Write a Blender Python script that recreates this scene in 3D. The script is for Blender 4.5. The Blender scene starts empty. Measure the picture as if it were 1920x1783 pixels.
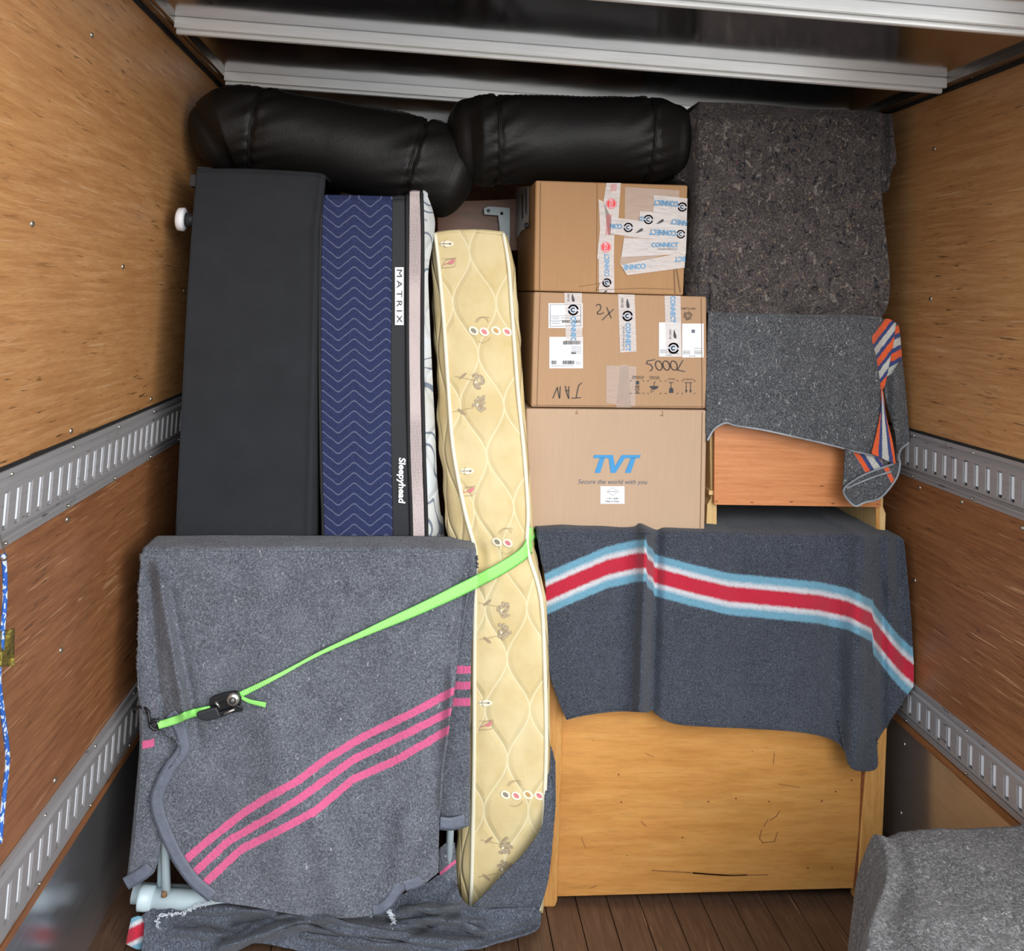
import bpy, bmesh, math, random
import numpy as np
from mathutils import Vector, Matrix, noise
random.seed(7)
C = bpy.context.scene.collection
S = bpy.context.scene
# ------------------------------------------------------------------ camera
F, PX, PY = 1600.0, 944.04, 452.7
YAW, PIT, ROL = 0.089, 0.065, 0.053
CZ = 1.71
def _basis():
    cy, sy = math.cos(YAW), math.sin(YAW); cp, sp = math.cos(PIT), math.sin(PIT); cr, sr = math.cos(ROL), math.sin(ROL)
    f = np.array([sy*cp, cy*cp, sp]); r = np.array([cy, -sy, 0.]); u = np.cross(r, f)
    return cr*r+sr*u, -sr*r+cr*u, f
RR, UU, FF = _basis()
cd = bpy.data.cameras.new('camera'); cam = bpy.data.objects.new('camera', cd); C.objects.link(cam); S.camera = cam
cd.sensor_fit = 'HORIZONTAL'; cd.sensor_width = 36; cd.lens = 36*F/1920
cd.shift_x = (960-PX)/1920; cd.shift_y = (PY-891.5)/1920; cd.clip_start = .02
cam.matrix_world = Matrix(((RR[0], UU[0], -FF[0], 0), (RR[1], UU[1], -FF[1], 0), (RR[2], UU[2], -FF[2], CZ), (0, 0, 0, 1)))
# ------------------------------------------------------------------ world, light, exposure
w = bpy.data.worlds.new('world'); S.world = w; w.use_nodes = True
nt = w.node_tree; bgn = nt.nodes['Background']
tc = nt.nodes.new('ShaderNodeTexCoord'); sx = nt.nodes.new('ShaderNodeSeparateXYZ'); rp = nt.nodes.new('ShaderNodeValToRGB')
nt.links.new(tc.outputs['Generated'], sx.inputs[0]); nt.links.new(sx.outputs['Z'], rp.inputs[0]); nt.links.new(rp.outputs[0], bgn.inputs[0])
rp.color_ramp.elements[0].position = 0.0; rp.color_ramp.elements[0].color = (.42, .43, .45, 1)
rp.color_ramp.elements[1].position = .12; rp.color_ramp.elements[1].color = (.86, .94, 1.0, 1)
bgn.inputs[1].default_value = 2.1
def area(name, loc, rot, sx_, sy_, power, col):
    l = bpy.data.lights.new(name, 'AREA'); l.shape = 'RECTANGLE'; l.size = sx_; l.size_y = sy_; l.energy = power; l.color = col
    o = bpy.data.objects.new(name, l); C.objects.link(o); o.location = loc; o.rotation_euler = rot; return o
# overcast daylight entering through the open rear of the truck box
area('daylight_opening', (2.0, -2.4, 2.8), (math.radians(64), 0, math.radians(26)), 5.0, 3.4, 300, (1., .97, .93))
S.view_settings.view_transform = 'Standard'; S.view_settings.look = 'None'; S.view_settings.exposure = -0.02
S.view_settings.gamma = 1; S.view_settings.use_curve_mapping = False
XL, XR = -.755, 1.517
# ------------------------------------------------------------------ helpers
def at(px, py, Y):
    d = RR*(px-PX)/F + UU*(PY-py)/F + FF
    p = d*(Y/d[1]); return Vector((p[0], p[1], p[2]+CZ))
def atx(px, py, X):
    d = RR*(px-PX)/F + UU*(PY-py)/F + FF
    p = d*(X/d[0]); return Vector((p[0], p[1], p[2]+CZ))
def atz(px, py, z):
    d = RR*(px-PX)/F + UU*(PY-py)/F + FF
    p = d*((z-CZ)/d[2]); return Vector((p[0], p[1], p[2]+CZ))
def tag(o, label=None, cat=None, group=None, kind=None):
    if label: o['label'] = label
    if cat: o['category'] = cat
    if group: o['group'] = group
    if kind: o['kind'] = kind
    return o
def empty(name, loc, label, cat, group=None):
    o = bpy.data.objects.new(name, None); C.objects.link(o); o.location = loc; o.empty_display_size = .05
    return tag(o, label, cat, group)
def link(name, me, mats, parent=None, smooth=True):
    o = bpy.data.objects.new(name, me); C.objects.link(o)
    for m in (mats if isinstance(mats, (list, tuple)) else [mats]): me.materials.append(m)
    if smooth: me.polygons.foreach_set('use_smooth', [True]*len(me.polygons))
    if parent:
        o.parent = parent; L = Vector((0, 0, 0)); p = parent
        while p: L += p.location; p = p.parent
        o.location = -L
    me.update(); return o
def mesh(name, vs, fs, mats, parent=None, smooth=False, mi=None):
    me = bpy.data.meshes.new(name); me.from_pydata([tuple(v) for v in vs], [], fs); me.update()
    o = link(name, me, mats, parent, smooth)
    if mi: me.polygons.foreach_set('material_index', mi)
    return o
def bev(o, wd=.003, seg=2):
    m = o.modifiers.new('bevel', 'BEVEL'); m.width = wd; m.segments = seg; m.limit_method = 'ANGLE'; return o
def boxv(x0, x1, y0, y1, z0, z1):
    vs = [(x0, y0, z0), (x1, y0, z0), (x1, y1, z0), (x0, y1, z0), (x0, y0, z1), (x1, y0, z1), (x1, y1, z1), (x0, y1, z1)]
    return vs, [(0, 3, 2, 1), (4, 5, 6, 7), (0, 1, 5, 4), (1, 2, 6, 5), (2, 3, 7, 6), (3, 0, 4, 7)]
def box(name, b, m, parent=None, bv=0):
    vs, fs = boxv(*b); o = mesh(name, vs, fs, m, parent)
    if bv: bev(o, bv)
    return o
def multi(name, boxes, m, parent=None, bv=0):
    V, Fc = [], []
    for b in boxes:
        vs, fs = boxv(*b); n = len(V); V += vs; Fc += [tuple(i+n for i in f) for f in fs]
    o = mesh(name, V, Fc, m, parent)
    if bv: bev(o, bv)
    return o
def quadbox(name, c, Y, depth, m, parent=None, bv=.004):
    """front face from four photo corners (tl,tr,br,bl) on the plane Y, extruded straight back"""
    f = [at(x, y, Y) for x, y in c]; vs = f+[v+Vector((0, depth, 0)) for v in f]
    o = mesh(name, vs, [(0, 3, 2, 1), (4, 5, 6, 7), (0, 1, 5, 4), (1, 2, 6, 5), (2, 3, 7, 6), (3, 0, 4, 7)], m, parent)
    if bv: bev(o, bv, 3)
    return o
def tubev(pts, r, n=10, cap=True, squash=None):
    pts = [Vector(p) for p in pts]; V, Fc = [], []; up = Vector((0, 0, 1))
    prev = None
    for i, p in enumerate(pts):
        t = (pts[min(i+1, len(pts)-1)]-pts[max(i-1, 0)]).normalized()
        a = t.cross(up) if prev is None else prev - t*prev.dot(t)
        if a.length < 1e-4: a = t.cross(Vector((1, 0, 0)))
        a.normalize(); b = t.cross(a); prev = a
        rr = r[i] if isinstance(r, (list, tuple)) else r
        for k in range(n):
            th = 2*math.pi*k/n; V.append(p+a*rr*math.cos(th)+b*rr*math.sin(th))
    for i in range(len(pts)-1):
        for k in range(n):
            Fc.append((i*n+k, i*n+(k+1) % n, (i+1)*n+(k+1) % n, (i+1)*n+k))
    if cap:
        Fc.append(tuple(range(n))[::-1]); Fc.append(tuple((len(pts)-1)*n+k for k in range(n)))
    return V, Fc
def tube(name, pts, r, m, parent=None, n=10):
    V, Fc = tubev(pts, r, n); return mesh(name, V, Fc, m, parent, True)
def resample(poly, n):
    """Catmull-Rom through the points, evenly spaced"""
    P = np.array(poly, float)
    if len(P) > 2:
        Q = []
        for i in range(len(P)-1):
            p0 = P[max(i-1, 0)]; p1 = P[i]; p2 = P[i+1]; p3 = P[min(i+2, len(P)-1)]
            for t in np.linspace(0, 1, 12, endpoint=False):
                Q.append(.5*((2*p1)+(-p0+p2)*t+(2*p0-5*p1+4*p2-p3)*t*t+(-p0+3*p1-3*p2+p3)*t**3))
        Q.append(P[-1]); P = np.array(Q)
    d = np.r_[0, np.cumsum(np.hypot(*(np.diff(P[:, :2], axis=0).T)))]
    t = np.linspace(0, d[-1], n); return np.array([np.interp(t, d, P[:, k]) for k in range(P.shape[1])]).T
def fold_fn(folds):
    def f(px, py):
        s = 0
        for (x0, y0, x1, y1, wd, amp) in folds:
            L = math.hypot(x1-x0, y1-y0); tx, ty = (x1-x0)/L, (y1-y0)/L
            t = (px-x0)*tx+(py-y0)*ty; d = (px-x0)*-ty+(py-y0)*tx
            e = 0 if 0 <= t <= L else (-t if t < 0 else t-L)
            s += amp*math.exp(-(d/wd)**2-(e/(wd*2))**2)
        return s
    return f
class Cloth:
    """several Coons patches, drawn over a depth field, joined into one mesh"""
    def __init__(s): s.V = []; s.F = []; s.A = []; s.U = []; s.M = []; s.P = []
    def grid(s, W, PP, attr=None, uvs=None, mi=0):
        nv, nu = len(W), len(W[0]); n = len(s.V)
        for j in range(nv):
            for i in range(nu):
                s.V.append(W[j][i]); s.A.append(attr(*PP[j][i]) if attr else 99.); s.P.append(PP[j][i])
                s.U.append((i/(nu-1), j/(nv-1)) if uvs is None else uvs[j][i])
        for j in range(nv-1):
            for i in range(nu-1):
                a = n+j*nu+i; s.F.append((a, a+nu, a+nu+1, a+1)); s.M.append(mi)
    def coons(s, top, bot, lef, rig, D, nu, nv, attr=None, mi=0, nz=(.004, 6.), fuzz=.0008):
        T = resample(top, nu); B = resample(bot, nu); L = resample(lef, nv); R = resample(rig, nv)
        W, PP = [], []
        for j in range(nv):
            v = j/(nv-1); r1, r2 = [], []
            for i in range(nu):
                u = i/(nu-1)
                p = (1-v)*T[i]+v*B[i]+(1-u)*L[j]+u*R[j]-((1-u)*(1-v)*T[0]+u*(1-v)*T[-1]+(1-u)*v*B[0]+u*v*B[-1])
                q = at(p[0], p[1], D(p[0], p[1]))
                k = nz[0]*noise.noise(q*nz[1])+nz[0]*.35*noise.noise(q*nz[1]*3.1)
                h = fuzz*noise.noise(q*160)
                q = at(p[0], p[1], D(p[0], p[1])+k+h)
                r1.append(q); r2.append((p[0], p[1]))
            W.append(r1); PP.append(r2)
        s.grid(W, PP, attr, mi=mi); return W, PP
    def back(s, top, D, depth, nu, n2, drop=0, attr=None, mi=0, y2=None):
        """rounds over the top edge and runs back"""
        T = resample(top, nu); W, PP = [], []
        for j in range(n2):
            v = j/(n2-1); r1, r2 = [], []
            for p in T:
                q = at(p[0], p[1], D(p[0], p[1])); a = min(v*3, 1)*math.pi/2
                rr = .018
                yy = q.y+(rr*(1-math.cos(a)) if v < 1/3 else rr+(v-1/3)*1.5*(depth-rr)); zz = q.z+rr*math.sin(a)*.6-drop*max(0, v-1/3)
                r1.append(Vector((q.x, yy, zz+.002*noise.noise(q*9+Vector((0, v*3, 0)))))); r2.append((p[0], p[1]))
            W.append(r1); PP.append(r2)
        s.grid(W[::-1], PP[::-1], attr, mi=mi)
    def build(s, name, mats, parent=None, thick=.005):
        me = bpy.data.meshes.new(name); me.from_pydata([tuple(v) for v in s.V], [], s.F); me.update()
        o = link(name, me, mats, parent, True)
        me.polygons.foreach_set('material_index', s.M)
        a = me.attributes.new('stripe', 'FLOAT', 'POINT'); a.data.foreach_set('value', s.A)
        uv = me.uv_layers.new(name='UVMap')
        li = np.zeros(len(me.loops), int); me.loops.foreach_get('vertex_index', li)
        uv.data.foreach_set('uv', np.array(s.U, float)[li].ravel())
        if thick:
            m = o.modifiers.new('solid', 'SOLIDIFY'); m.thickness = thick; m.offset = -1; m.use_rim = True
        return o
def ribbon(name, pts, D, wd, mats, parent=None, side=0, n=80, lift=.003, thick=.002, wfun=None, cl=None):
    """a strip following photo points on depth field D; side -1/0/1 = which side of the line it lies"""
    T = resample(pts, n); W, PP = [], []
    for lane in range(5):
        k = (lane/4-.5)*(1 if side == 0 else 1)+side*.5
        r1, r2 = [], []
        for i, p in enumerate(T):
            t = T[min(i+1, n-1)]-T[max(i-1, 0)]; L = math.hypot(t[0], t[1]) or 1; nx, ny = -t[1]/L, t[0]/L
            ww = wd if wfun is None else wd*wfun(i/(n-1))
            x, y = p[0]+nx*ww*k, p[1]+ny*ww*k
            yy = (p[2] if len(p) > 2 else D(x, y))-lift
            r1.append(at(x, y, yy)); r2.append((i*3.0, lane/4.))
        W.append(r1); PP.append(r2)
    c = cl or Cloth(); c.grid(W, PP, uvs=PP)
    if cl: return None
    # make sure it faces the camera
    a, b, cc = c.V[0], c.V[c.F[0][1]], c.V[c.F[0][2]]
    if (b-a).cross(cc-a).y > 0: c.F = [f[::-1] for f in c.F]
    return c.build(name, mats, parent, thick)
# ---- flat printing / strokes laid on a plane of constant Y
_txt = {}
def text_mesh(sn, shear=0, space=1.0, bold=0):
    key = (sn, shear, space, bold)
    if key in _txt: return _txt[key]
    cu = bpy.data.curves.new('t', 'FONT'); cu.body = sn; cu.size = 1; cu.shear = shear; cu.space_character = space; cu.resolution_u = 3; cu.align_x = 'LEFT'; cu.offset = bold
    o = bpy.data.objects.new('t', cu); C.objects.link(o)
    dg = bpy.context.evaluated_depsgraph_get(); me = bpy.data.meshes.new_from_object(o.evaluated_get(dg))
    vs = [(v.co.x, v.co.y) for v in me.vertices]; fs = [tuple(p.vertices) for p in me.polygons]
    bpy.data.objects.remove(o); bpy.data.curves.remove(cu); bpy.data.meshes.remove(me)
    x0 = min(v[0] for v in vs); x1 = max(v[0] for v in vs); y0 = min(v[1] for v in vs); y1 = max(v[1] for v in vs)
    vs = [((x-x0)/(x1-x0), (y-y0)/(y1-y0)) for x, y in vs]
    _txt[key] = (vs, fs); return _txt[key]
class Ink:
    def __init__(s, Y, eps=.0012, fn=None): s.Y = Y; s.e = eps; s.V = []; s.F = []; s.M = []; s.fn = fn
    def add(s, pts, faces, mi=0, lv=1):
        n = len(s.V)
        for x, y in pts:
            Yb = s.fn(x, y) if s.fn else s.Y
            s.V.append(at(x, y, Yb-s.e*lv))
        for f in faces:
            g = tuple(i+n for i in f); a, b, c = (s.V[g[0]], s.V[g[1]], s.V[g[2]])
            if (b-a).cross(c-a).y > 0: g = g[::-1]
            s.F.append(g); s.M.append(mi)
    def poly(s, pts, mi=0, lv=1): s.add(pts, [tuple(range(len(pts)))], mi, lv)
    def rect(s, x0, y0, x1, y1, mi=0, lv=1): s.poly([(x0, y0), (x1, y0), (x1, y1), (x0, y1)], mi, lv)
    def text(s, sn, cx, cy, L, H, ang=0, mi=0, lv=2, shear=0, space=1.0, bold=0):
        """centred at cx,cy ; L along the reading direction, H letter height ; ang clockwise degrees in the photo"""
        vs, fs = text_mesh(sn, shear, space, bold or (.018 if H > 6 and mi == 0 else 0)); a = math.radians(ang); c, q = math.cos(a), math.sin(a)
        s.add([(cx+(u-.5)*L*c-(.5-v)*H*q, cy+(u-.5)*L*q+(.5-v)*H*c) for u, v in vs], fs, mi, lv)
    def stroke(s, pts, wd, mi=0, lv=2):
        for (x0, y0), (x1, y1) in zip(pts[:-1], pts[1:]):
            L = math.hypot(x1-x0, y1-y0) or 1; nx, ny = -(y1-y0)/L*wd/2, (x1-x0)/L*wd/2; ex, ey = (x1-x0)/L*wd*.3, (y1-y0)/L*wd*.3
            s.poly([(x0-ex+nx, y0-ey+ny), (x1+ex+nx, y1+ey+ny), (x1+ex-nx, y1+ey-ny), (x0-ex-nx, y0-ey-ny)], mi, lv)
    def arc(s, cx, cy, r, a0, a1, wd, mi=0, lv=2, n=18):
        s.stroke([(cx+r*math.cos(math.radians(a0+(a1-a0)*i/n)), cy+r*math.sin(math.radians(a0+(a1-a0)*i/n))) for i in range(n+1)], wd, mi, lv)
    def ell(s, cx, cy, a, b, rot, mi=0, lv=2, n=14):
        c, q = math.cos(math.radians(rot)), math.sin(math.radians(rot))
        s.poly([(cx+a*math.cos(t)*c-b*math.sin(t)*q, cy+a*math.cos(t)*q+b*math.sin(t)*c) for t in [2*math.pi*i/n for i in range(n)]], mi, lv)
    def build(s, name, mats, parent):
        return mesh(name, s.V, s.F, mats, parent, False, s.M)
# ------------------------------------------------------------------ materials
def newmat(name):
    m = bpy.data.materials.new(name); m.use_nodes = True; n = m.node_tree
    return m, n, n.nodes['Principled BSDF']
def nd(n, t, **k):
    x = n.nodes.new('ShaderNode'+t)
    for a, b in k.items(): setattr(x, a, b)
    return x
def coords(n, sc=(1, 1, 1), rot=(0, 0, 0), kind='Object'):
    c = nd(n, 'TexCoord'); mp = nd(n, 'Mapping'); mp.inputs['Scale'].default_value = sc; mp.inputs['Rotation'].default_value = rot
    n.links.new(c.outputs[kind], mp.inputs[0]); return mp.outputs[0]
def noi(n, vec, sc, det=4, rough=.6, dist=0):
    x = nd(n, 'TexNoise'); x.inputs['Scale'].default_value = sc; x.inputs['Detail'].default_value = det; x.inputs['Roughness'].default_value = rough; x.inputs['Distortion'].default_value = dist
    n.links.new(vec, x.inputs['Vector']); return x.outputs['Fac']
def ramp(n, fac, stops, interp='LINEAR'):
    r = nd(n, 'ValToRGB'); cr = r.color_ramp; cr.interpolation = interp
    while len(cr.elements) < len(stops): cr.elements.new(.5)
    for e, (p, c) in zip(cr.elements, stops):
        e.position = p; e.color = (c[0], c[1], c[2], 1) if not isinstance(c, (int, float)) else (c, c, c, 1)
    n.links.new(fac, r.inputs[0]); return r.outputs[0]
def mix(n, fac, a, b, mode='MIX'):
    x = nd(n, 'Mix', data_type='RGBA', blend_type=mode)
    for s, v in ((0, fac), (6, a), (7, b)):
        if isinstance(v, (int, float)): x.inputs[s].default_value = v
        elif isinstance(v, tuple): x.inputs[s].default_value = (v[0], v[1], v[2], 1)
        else: n.links.new(v, x.inputs[s])
    return x.outputs[2]
def mth(n, op, a, b=0, c=None):
    x = nd(n, 'Math', operation=op)
    for i, v in enumerate((a, b) if c is None else (a, b, c)):
        if isinstance(v, (int, float)): x.inputs[i].default_value = v
        else: n.links.new(v, x.inputs[i])
    return x.outputs[0]
def bump(n, b, h, st=.3, dist=.01):
    x = nd(n, 'Bump'); x.inputs['Strength'].default_value = st; x.inputs['Distance'].default_value = dist
    n.links.new(h, x.inputs['Height']); n.links.new(x.outputs[0], b.inputs['Normal'])
def plain(name, col, rough=.6, metal=0, bmp=0, bsc=200, spec=None, var=0):
    m, n, b = newmat(name); b.inputs['Roughness'].default_value = rough; b.inputs['Metallic'].default_value = metal
    v = coords(n); f = noi(n, v, bsc)
    if var:
        g = noi(n, v, 9, 5); c = mix(n, ramp(n, g, [(.3, 0.), (.7, 1.)]), tuple(x*(1-var) for x in col), tuple(min(1, x*(1+var)) for x in col)); n.links.new(c, b.inputs['Base Color'])
    else: b.inputs['Base Color'].default_value = (*col, 1)
    if bmp: bump(n, b, f, bmp, .002)
    if spec is not None: b.inputs['Specular IOR Level'].default_value = spec
    return m
def felt(name, dark, mid, light, white=(.45, .45, .47), wamt=.68, stripes=None, sc=230, blotch=.25, tint=None):
    """recycled-wool moving blanket: fine salt and pepper fibres; stripes = ramp over the woven-in 'stripe' coordinate"""
    m, n, b = newmat(name); v = coords(n)
    a = noi(n, v, sc, 3, .8, .8); c = ramp(n, a, [(.36, tuple(x*.75 for x in dark)), (.5, mid), (.62, tuple(x*1.25 for x in light))])
    bl = noi(n, v, 14, 4, .6); c = mix(n, blotch, c, ramp(n, bl, [(.3, tuple(x*.7 for x in dark)), (.7, light)]))
    w1 = noi(n, coords(n, (1, 1, .5), (0, .5, 0)), sc*.5, 3, .65, 1.5); c = mix(n, ramp(n, w1, [(wamt-.045, 0.), (wamt+.02, 1.)]), c, white)
    w2 = noi(n, coords(n, (1, 1, .8), (0, -.9, 0)), sc*.42, 3, .6, .6); c = mix(n, ramp(n, w2, [(wamt+.035, 0.), (wamt+.055, .8)]), c, tuple(min(1, x*1.5) for x in white))
    if tint:
        for i, (tcx, thr, tsc) in enumerate(tint):
            q = noi(n, coords(n, (1+i*.2, 1, 1.1), (0, i, 0)), tsc, 3, .7, 1.); c = mix(n, ramp(n, q, [(thr, 0.), (thr+.06, 1.)]), c, tcx)
    if stripes:
        at_ = nd(n, 'Attribute', attribute_name='stripe'); wob = mth(n, 'MULTIPLY_ADD', noi(n, v, 90, 3), 5., -2.5)
        s = mth(n, 'ADD', at_.outputs['Fac'], wob); s = mth(n, 'MULTIPLY_ADD', s, .005, .5)
        r = ramp(n, s, stripes[0], 'LINEAR'); msk = ramp(n, s, stripes[1], 'LINEAR')
        r = mix(n, mth(n, 'MULTIPLY', a, .55), r, (.06, .05, .07), 'MIX'); 
        r2 = mix(n, ramp(n, a, [(.35, .35), (.5, 0.)]), ramp(n, s, stripes[0], 'LINEAR'), tuple(x*.5 for x in mid))
        c = mix(n, msk, c, r2)
    n.links.new(c, b.inputs['Base Color']); b.inputs['Roughness'].default_value = .95; b.inputs['Specular IOR Level'].default_value = .15
    b.inputs['Sheen Weight'].default_value = .12; b.inputs['Sheen Roughness'].default_value = .6
    h = mth(n, 'ADD', noi(n, v, sc*.8, 4, .7), mth(n, 'MULTIPLY', noi(n, v, 35, 3), .8)); bump(n, b, h, .55, .004)
    return m
def wood(name, c0, c1, c2, axis='X', sc=7, rough=.4, stretch=14, specks=.0, scratch=None, blot=.3, dark=None):
    m, n, b = newmat(name); st = {'X': (1, stretch, stretch), 'Y': (stretch, 1, stretch), 'Z': (stretch, stretch, 1)}[axis]
    v = coords(n, st); g = noi(n, v, sc, 6, .62, .35); g2 = noi(n, v, sc*5, 4, .7)
    c = ramp(n, g, [(.28, c0), (.5, c1), (.72, c2)])
    c = mix(n, mth(n, 'MULTIPLY', ramp(n, g2, [(.45, 0.), (.8, 1.)]), .45), c, tuple(x*.5 for x in c0))
    vo = coords(n); bg = noi(n, vo, 1.7, 5, .6); c = mix(n, ramp(n, bg, [(.35, 0.), (.75, blot)]), c, tuple(x*.55 for x in c0))
    if specks:
        sp = noi(n, coords(n, (1, 1, 2)), 60, 2, .5); c = mix(n, ramp(n, sp, [(.74, 0.), (.77, specks)]), c, (.08, .035, .01))
    if dark:
        for i, ang in enumerate(dark):
            sv = coords(n, tuple(5 if a_ == axis else 60 for a_ in 'XYZ'), ang); q = noi(n, sv, 2.0, 3, .6, .3); mk = noi(n, vo, 2.2+i, 3)
            c = mix(n, mth(n, 'MULTIPLY', ramp(n, q, [(.62, 0.), (.70, .8)]), ramp(n, mk, [(.44, 0.), (.60, 1.)])), c, (.05, .025, .01))
    if scratch:
        for i, (ang, th) in enumerate(scratch):
            sv = coords(n, tuple(1.6 if a_ == axis else 70 for a_ in 'XYZ'), ang); q = noi(n, sv, 1.9+i*.6, 2, .5, 0); mk = noi(n, vo, 3.2+i, 2)
            c = mix(n, mth(n, 'MULTIPLY', ramp(n, q, [(th, 0.), (th+.015, .75)]), ramp(n, mk, [(.48, 0.), (.56, 1.)])), c, (.62, .38, .2))
    n.links.new(c, b.inputs['Base Color']); b.inputs['Roughness'].default_value = rough
    bump(n, b, g2, .12, .002); return m
def metal(name, col, rough=.3, ax=(1, 60, 60), scuff=None, metallic=1., wav=0):
    m, n, b = newmat(name); v = coords(n, ax); g = noi(n, v, 5, 4); c = mix(n, ramp(n, g, [(.3, 0.), (.7, 1.)]), tuple(x*.86 for x in col), col)
    if scuff:
        s = noi(n, coords(n, (6, 1.2, 8)), 7, 5, .75); c = mix(n, ramp(n, s, [(.62, 0.), (.66, .85)]), c, scuff)
    n.links.new(c, b.inputs['Base Color']); b.inputs['Metallic'].default_value = metallic
    r = mth(n, 'MULTIPLY_ADD', g, .15, rough-.07); n.links.new(r, b.inputs['Roughness'])
    if wav: bump(n, b, noi(n, coords(n), 2.5, 2), wav, .05)
    return m
M = {}
PLY = dict(axis='Y', sc=5, rough=.42, stretch=16, blot=.35, scratch=[((.25, 0, 0), .68), ((-.5, 0, 0), .69), ((1.1, 0, 0), .70), ((-.15, 0, 0), .69)], dark=[((.12, 0, 0)), ((-.2, 0, 0))])
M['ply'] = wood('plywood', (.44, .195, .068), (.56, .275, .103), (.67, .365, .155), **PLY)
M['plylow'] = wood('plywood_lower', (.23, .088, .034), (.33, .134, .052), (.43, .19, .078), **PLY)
M['floor'] = wood('floor_planks', (.075, .040, .024), (.115, .062, .038), (.165, .095, .062), axis='Y', sc=8, rough=.4, stretch=12, blot=.3, scratch=[((0, 0, .3), .72), ((0, 0, -.4), .73)])
M['amber'] = wood('amber_wood', (.52, .225, .052), (.63, .295, .078), (.70, .36, .11), axis='X', sc=3, rough=.42, stretch=9, blot=.25, specks=.8)
M['amberv'] = wood('amber_post', (.50, .22, .055), (.62, .31, .09), (.72, .40, .14), axis='Z', sc=7, rough=.38, stretch=12, blot=.12)
M['orange'] = wood('orange_wood', (.52, .18, .055), (.62, .235, .085), (.70, .295, .12), axis='X', sc=7, rough=.42, stretch=20, blot=.1)
M['pine'] = wood('pine', (.62, .40, .16), (.74, .50, .22), (.82, .60, .30), axis='Z', sc=8, rough=.5, stretch=10, blot=.1)
M['scuff'] = plain('scuff', (.30, .13, .04), .6)
M['brownwood'] = wood('brown_wood', (.16, .05, .015), (.24, .08, .03), (.30, .11, .04), axis='X', sc=6, rough=.4)
M['roof'] = metal('roof_sheet', (.62, .62, .64), .13, wav=.06)
M['beam'] = metal('beam_aluminium', (.92, .93, .92), .30, metallic=.35)
M['curve'] = metal('curved_sheet', (.88, .88, .86), .25, metallic=.75)
M['cove'] = metal('cove_aluminium', (.36, .32, .28), .30, ax=(60, 1, 60))
M['seal'] = plain('seal', (.012, .012, .012), .7)
M['rail'] = metal('rail_steel', (.36, .345, .352), .42, ax=(30, 1, 30), scuff=(.04, .04, .04), metallic=.15)
M['railbar'] = plain('rail_bar', (.80, .85, .92), .4)
M['darkhole'] = plain('rail_recess', (.02, .02, .022), .8)
M['kick'] = metal('kick_plate', (.58, .58, .61), .20, ax=(20, 1, 20), metallic=.86)
M['steel'] = plain('zinc_screw', (.45, .42, .36), .35, .9)
M['leather'] = None
def leather():
    m, n, b = newmat('black_leather'); v = coords(n); b.inputs['Base Color'].default_value = (.0075, .0066, .0062, 1); b.inputs['Roughness'].default_value = .50
    vo = nd(n, 'TexVoronoi'); vo.inputs['Scale'].default_value = 260; n.links.new(v, vo.inputs['Vector'])
    h = mth(n, 'ADD', mth(n, 'MULTIPLY', vo.outputs['Distance'], .25), noi(n, v, 22, 4, .6)); bump(n, b, h, .35, .004); b.inputs['Specular IOR Level'].default_value = .32; return m
M['leather'] = leather()
GR = dict(dark=(.052, .058, .075), mid=(.105, .117, .148), light=(.20, .215, .255))
def band(stops):  # value v (photo px from the centre line) -> ramp position
    return [(.5+v*.005, c) for v, c in stops]
pk = (.64, .105, .25)
M['feltpink'] = felt('felt_pink_stripe', (.050, .055, .070), (.100, .109, .134), (.19, .203, .238), wamt=.705, stripes=(band([(-20, pk), (20, (.68, .13, .28))]), band([(-8, 0.), (-6.5, 1.), (6.5, 1.), (8, 0.)])))
lb = (.15, .34, .46); wh = (.60, .60, .64); rd = (.50, .018, .045)
M['feltred'] = felt('felt_blue_red_stripe', (.022, .026, .037), (.040, .047, .065), (.085, .095, .122), wamt=.74, white=(.3, .33, .38), sc=300, blotch=.15,
    stripes=(band([(-34, lb), (-27, lb), (-20, wh), (-17, wh), (-12, rd), (12, rd), (17, wh), (20, wh), (27, lb), (34, lb)]), band([(-41, 0.), (-37, 1.), (37, 1.), (41, 0.)])))
M['feltfloor'] = felt('felt_floor', (.033, .039, .054), (.062, .072, .096), (.125, .14, .175), wamt=.735, white=(.34, .38, .45), blotch=.2)
og = (.78, .12, .035); nb = (.045, .065, .19); ws = (.55, .54, .50)
seq = [(-80, og), (-73, og), (-72, nb), (-67, nb), (-66, ws), (-54, ws), (-53, nb), (-47, nb), (-46, og), (-35, og), (-34, nb), (-28, nb), (-27, ws), (-14, ws), (-13, nb), (-9, nb), (-8, og), (4, og)]
M['feltdark'] = felt('felt_dark_orange_stripe', (.030, .032, .037), (.064, .067, .076), (.15, .155, .165), wamt=.66, white=(.34, .34, .35), blotch=.18,
    stripes=(band([(-95, og), (-84, og), (-83, nb), (-76, nb), (-75, ws), (-63, ws), (-62, nb), (-55, nb), (-54, og), (-42, og), (-41, nb), (-34, nb), (-33, ws), (-21, ws), (-20, nb), (-13, nb), (-12, og), (0, og)]), band([(-97, 0.), (-95, 1.), (0, 1.), (2, 0.)])))
M['feltbrown'] = felt('felt_brown', (.014, .012, .013), (.046, .038, .039), (.13, .108, .104), wamt=.69, white=(.30, .27, .25), sc=190, blotch=.35,
    tint=[((.22, .16, .10), .61, 60), ((.28, .03, .06), .72, 22), ((.012, .013, .018), .58, 34), ((.20, .17, .15), .60, 28), ((.34, .29, .24), .72, 70)])
M['feltgrey'] = felt('felt_grey', (.045, .044, .046), (.095, .093, .097), (.20, .195, .20), wamt=.69, white=(.42, .41, .40), sc=170, blotch=.22)
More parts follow.
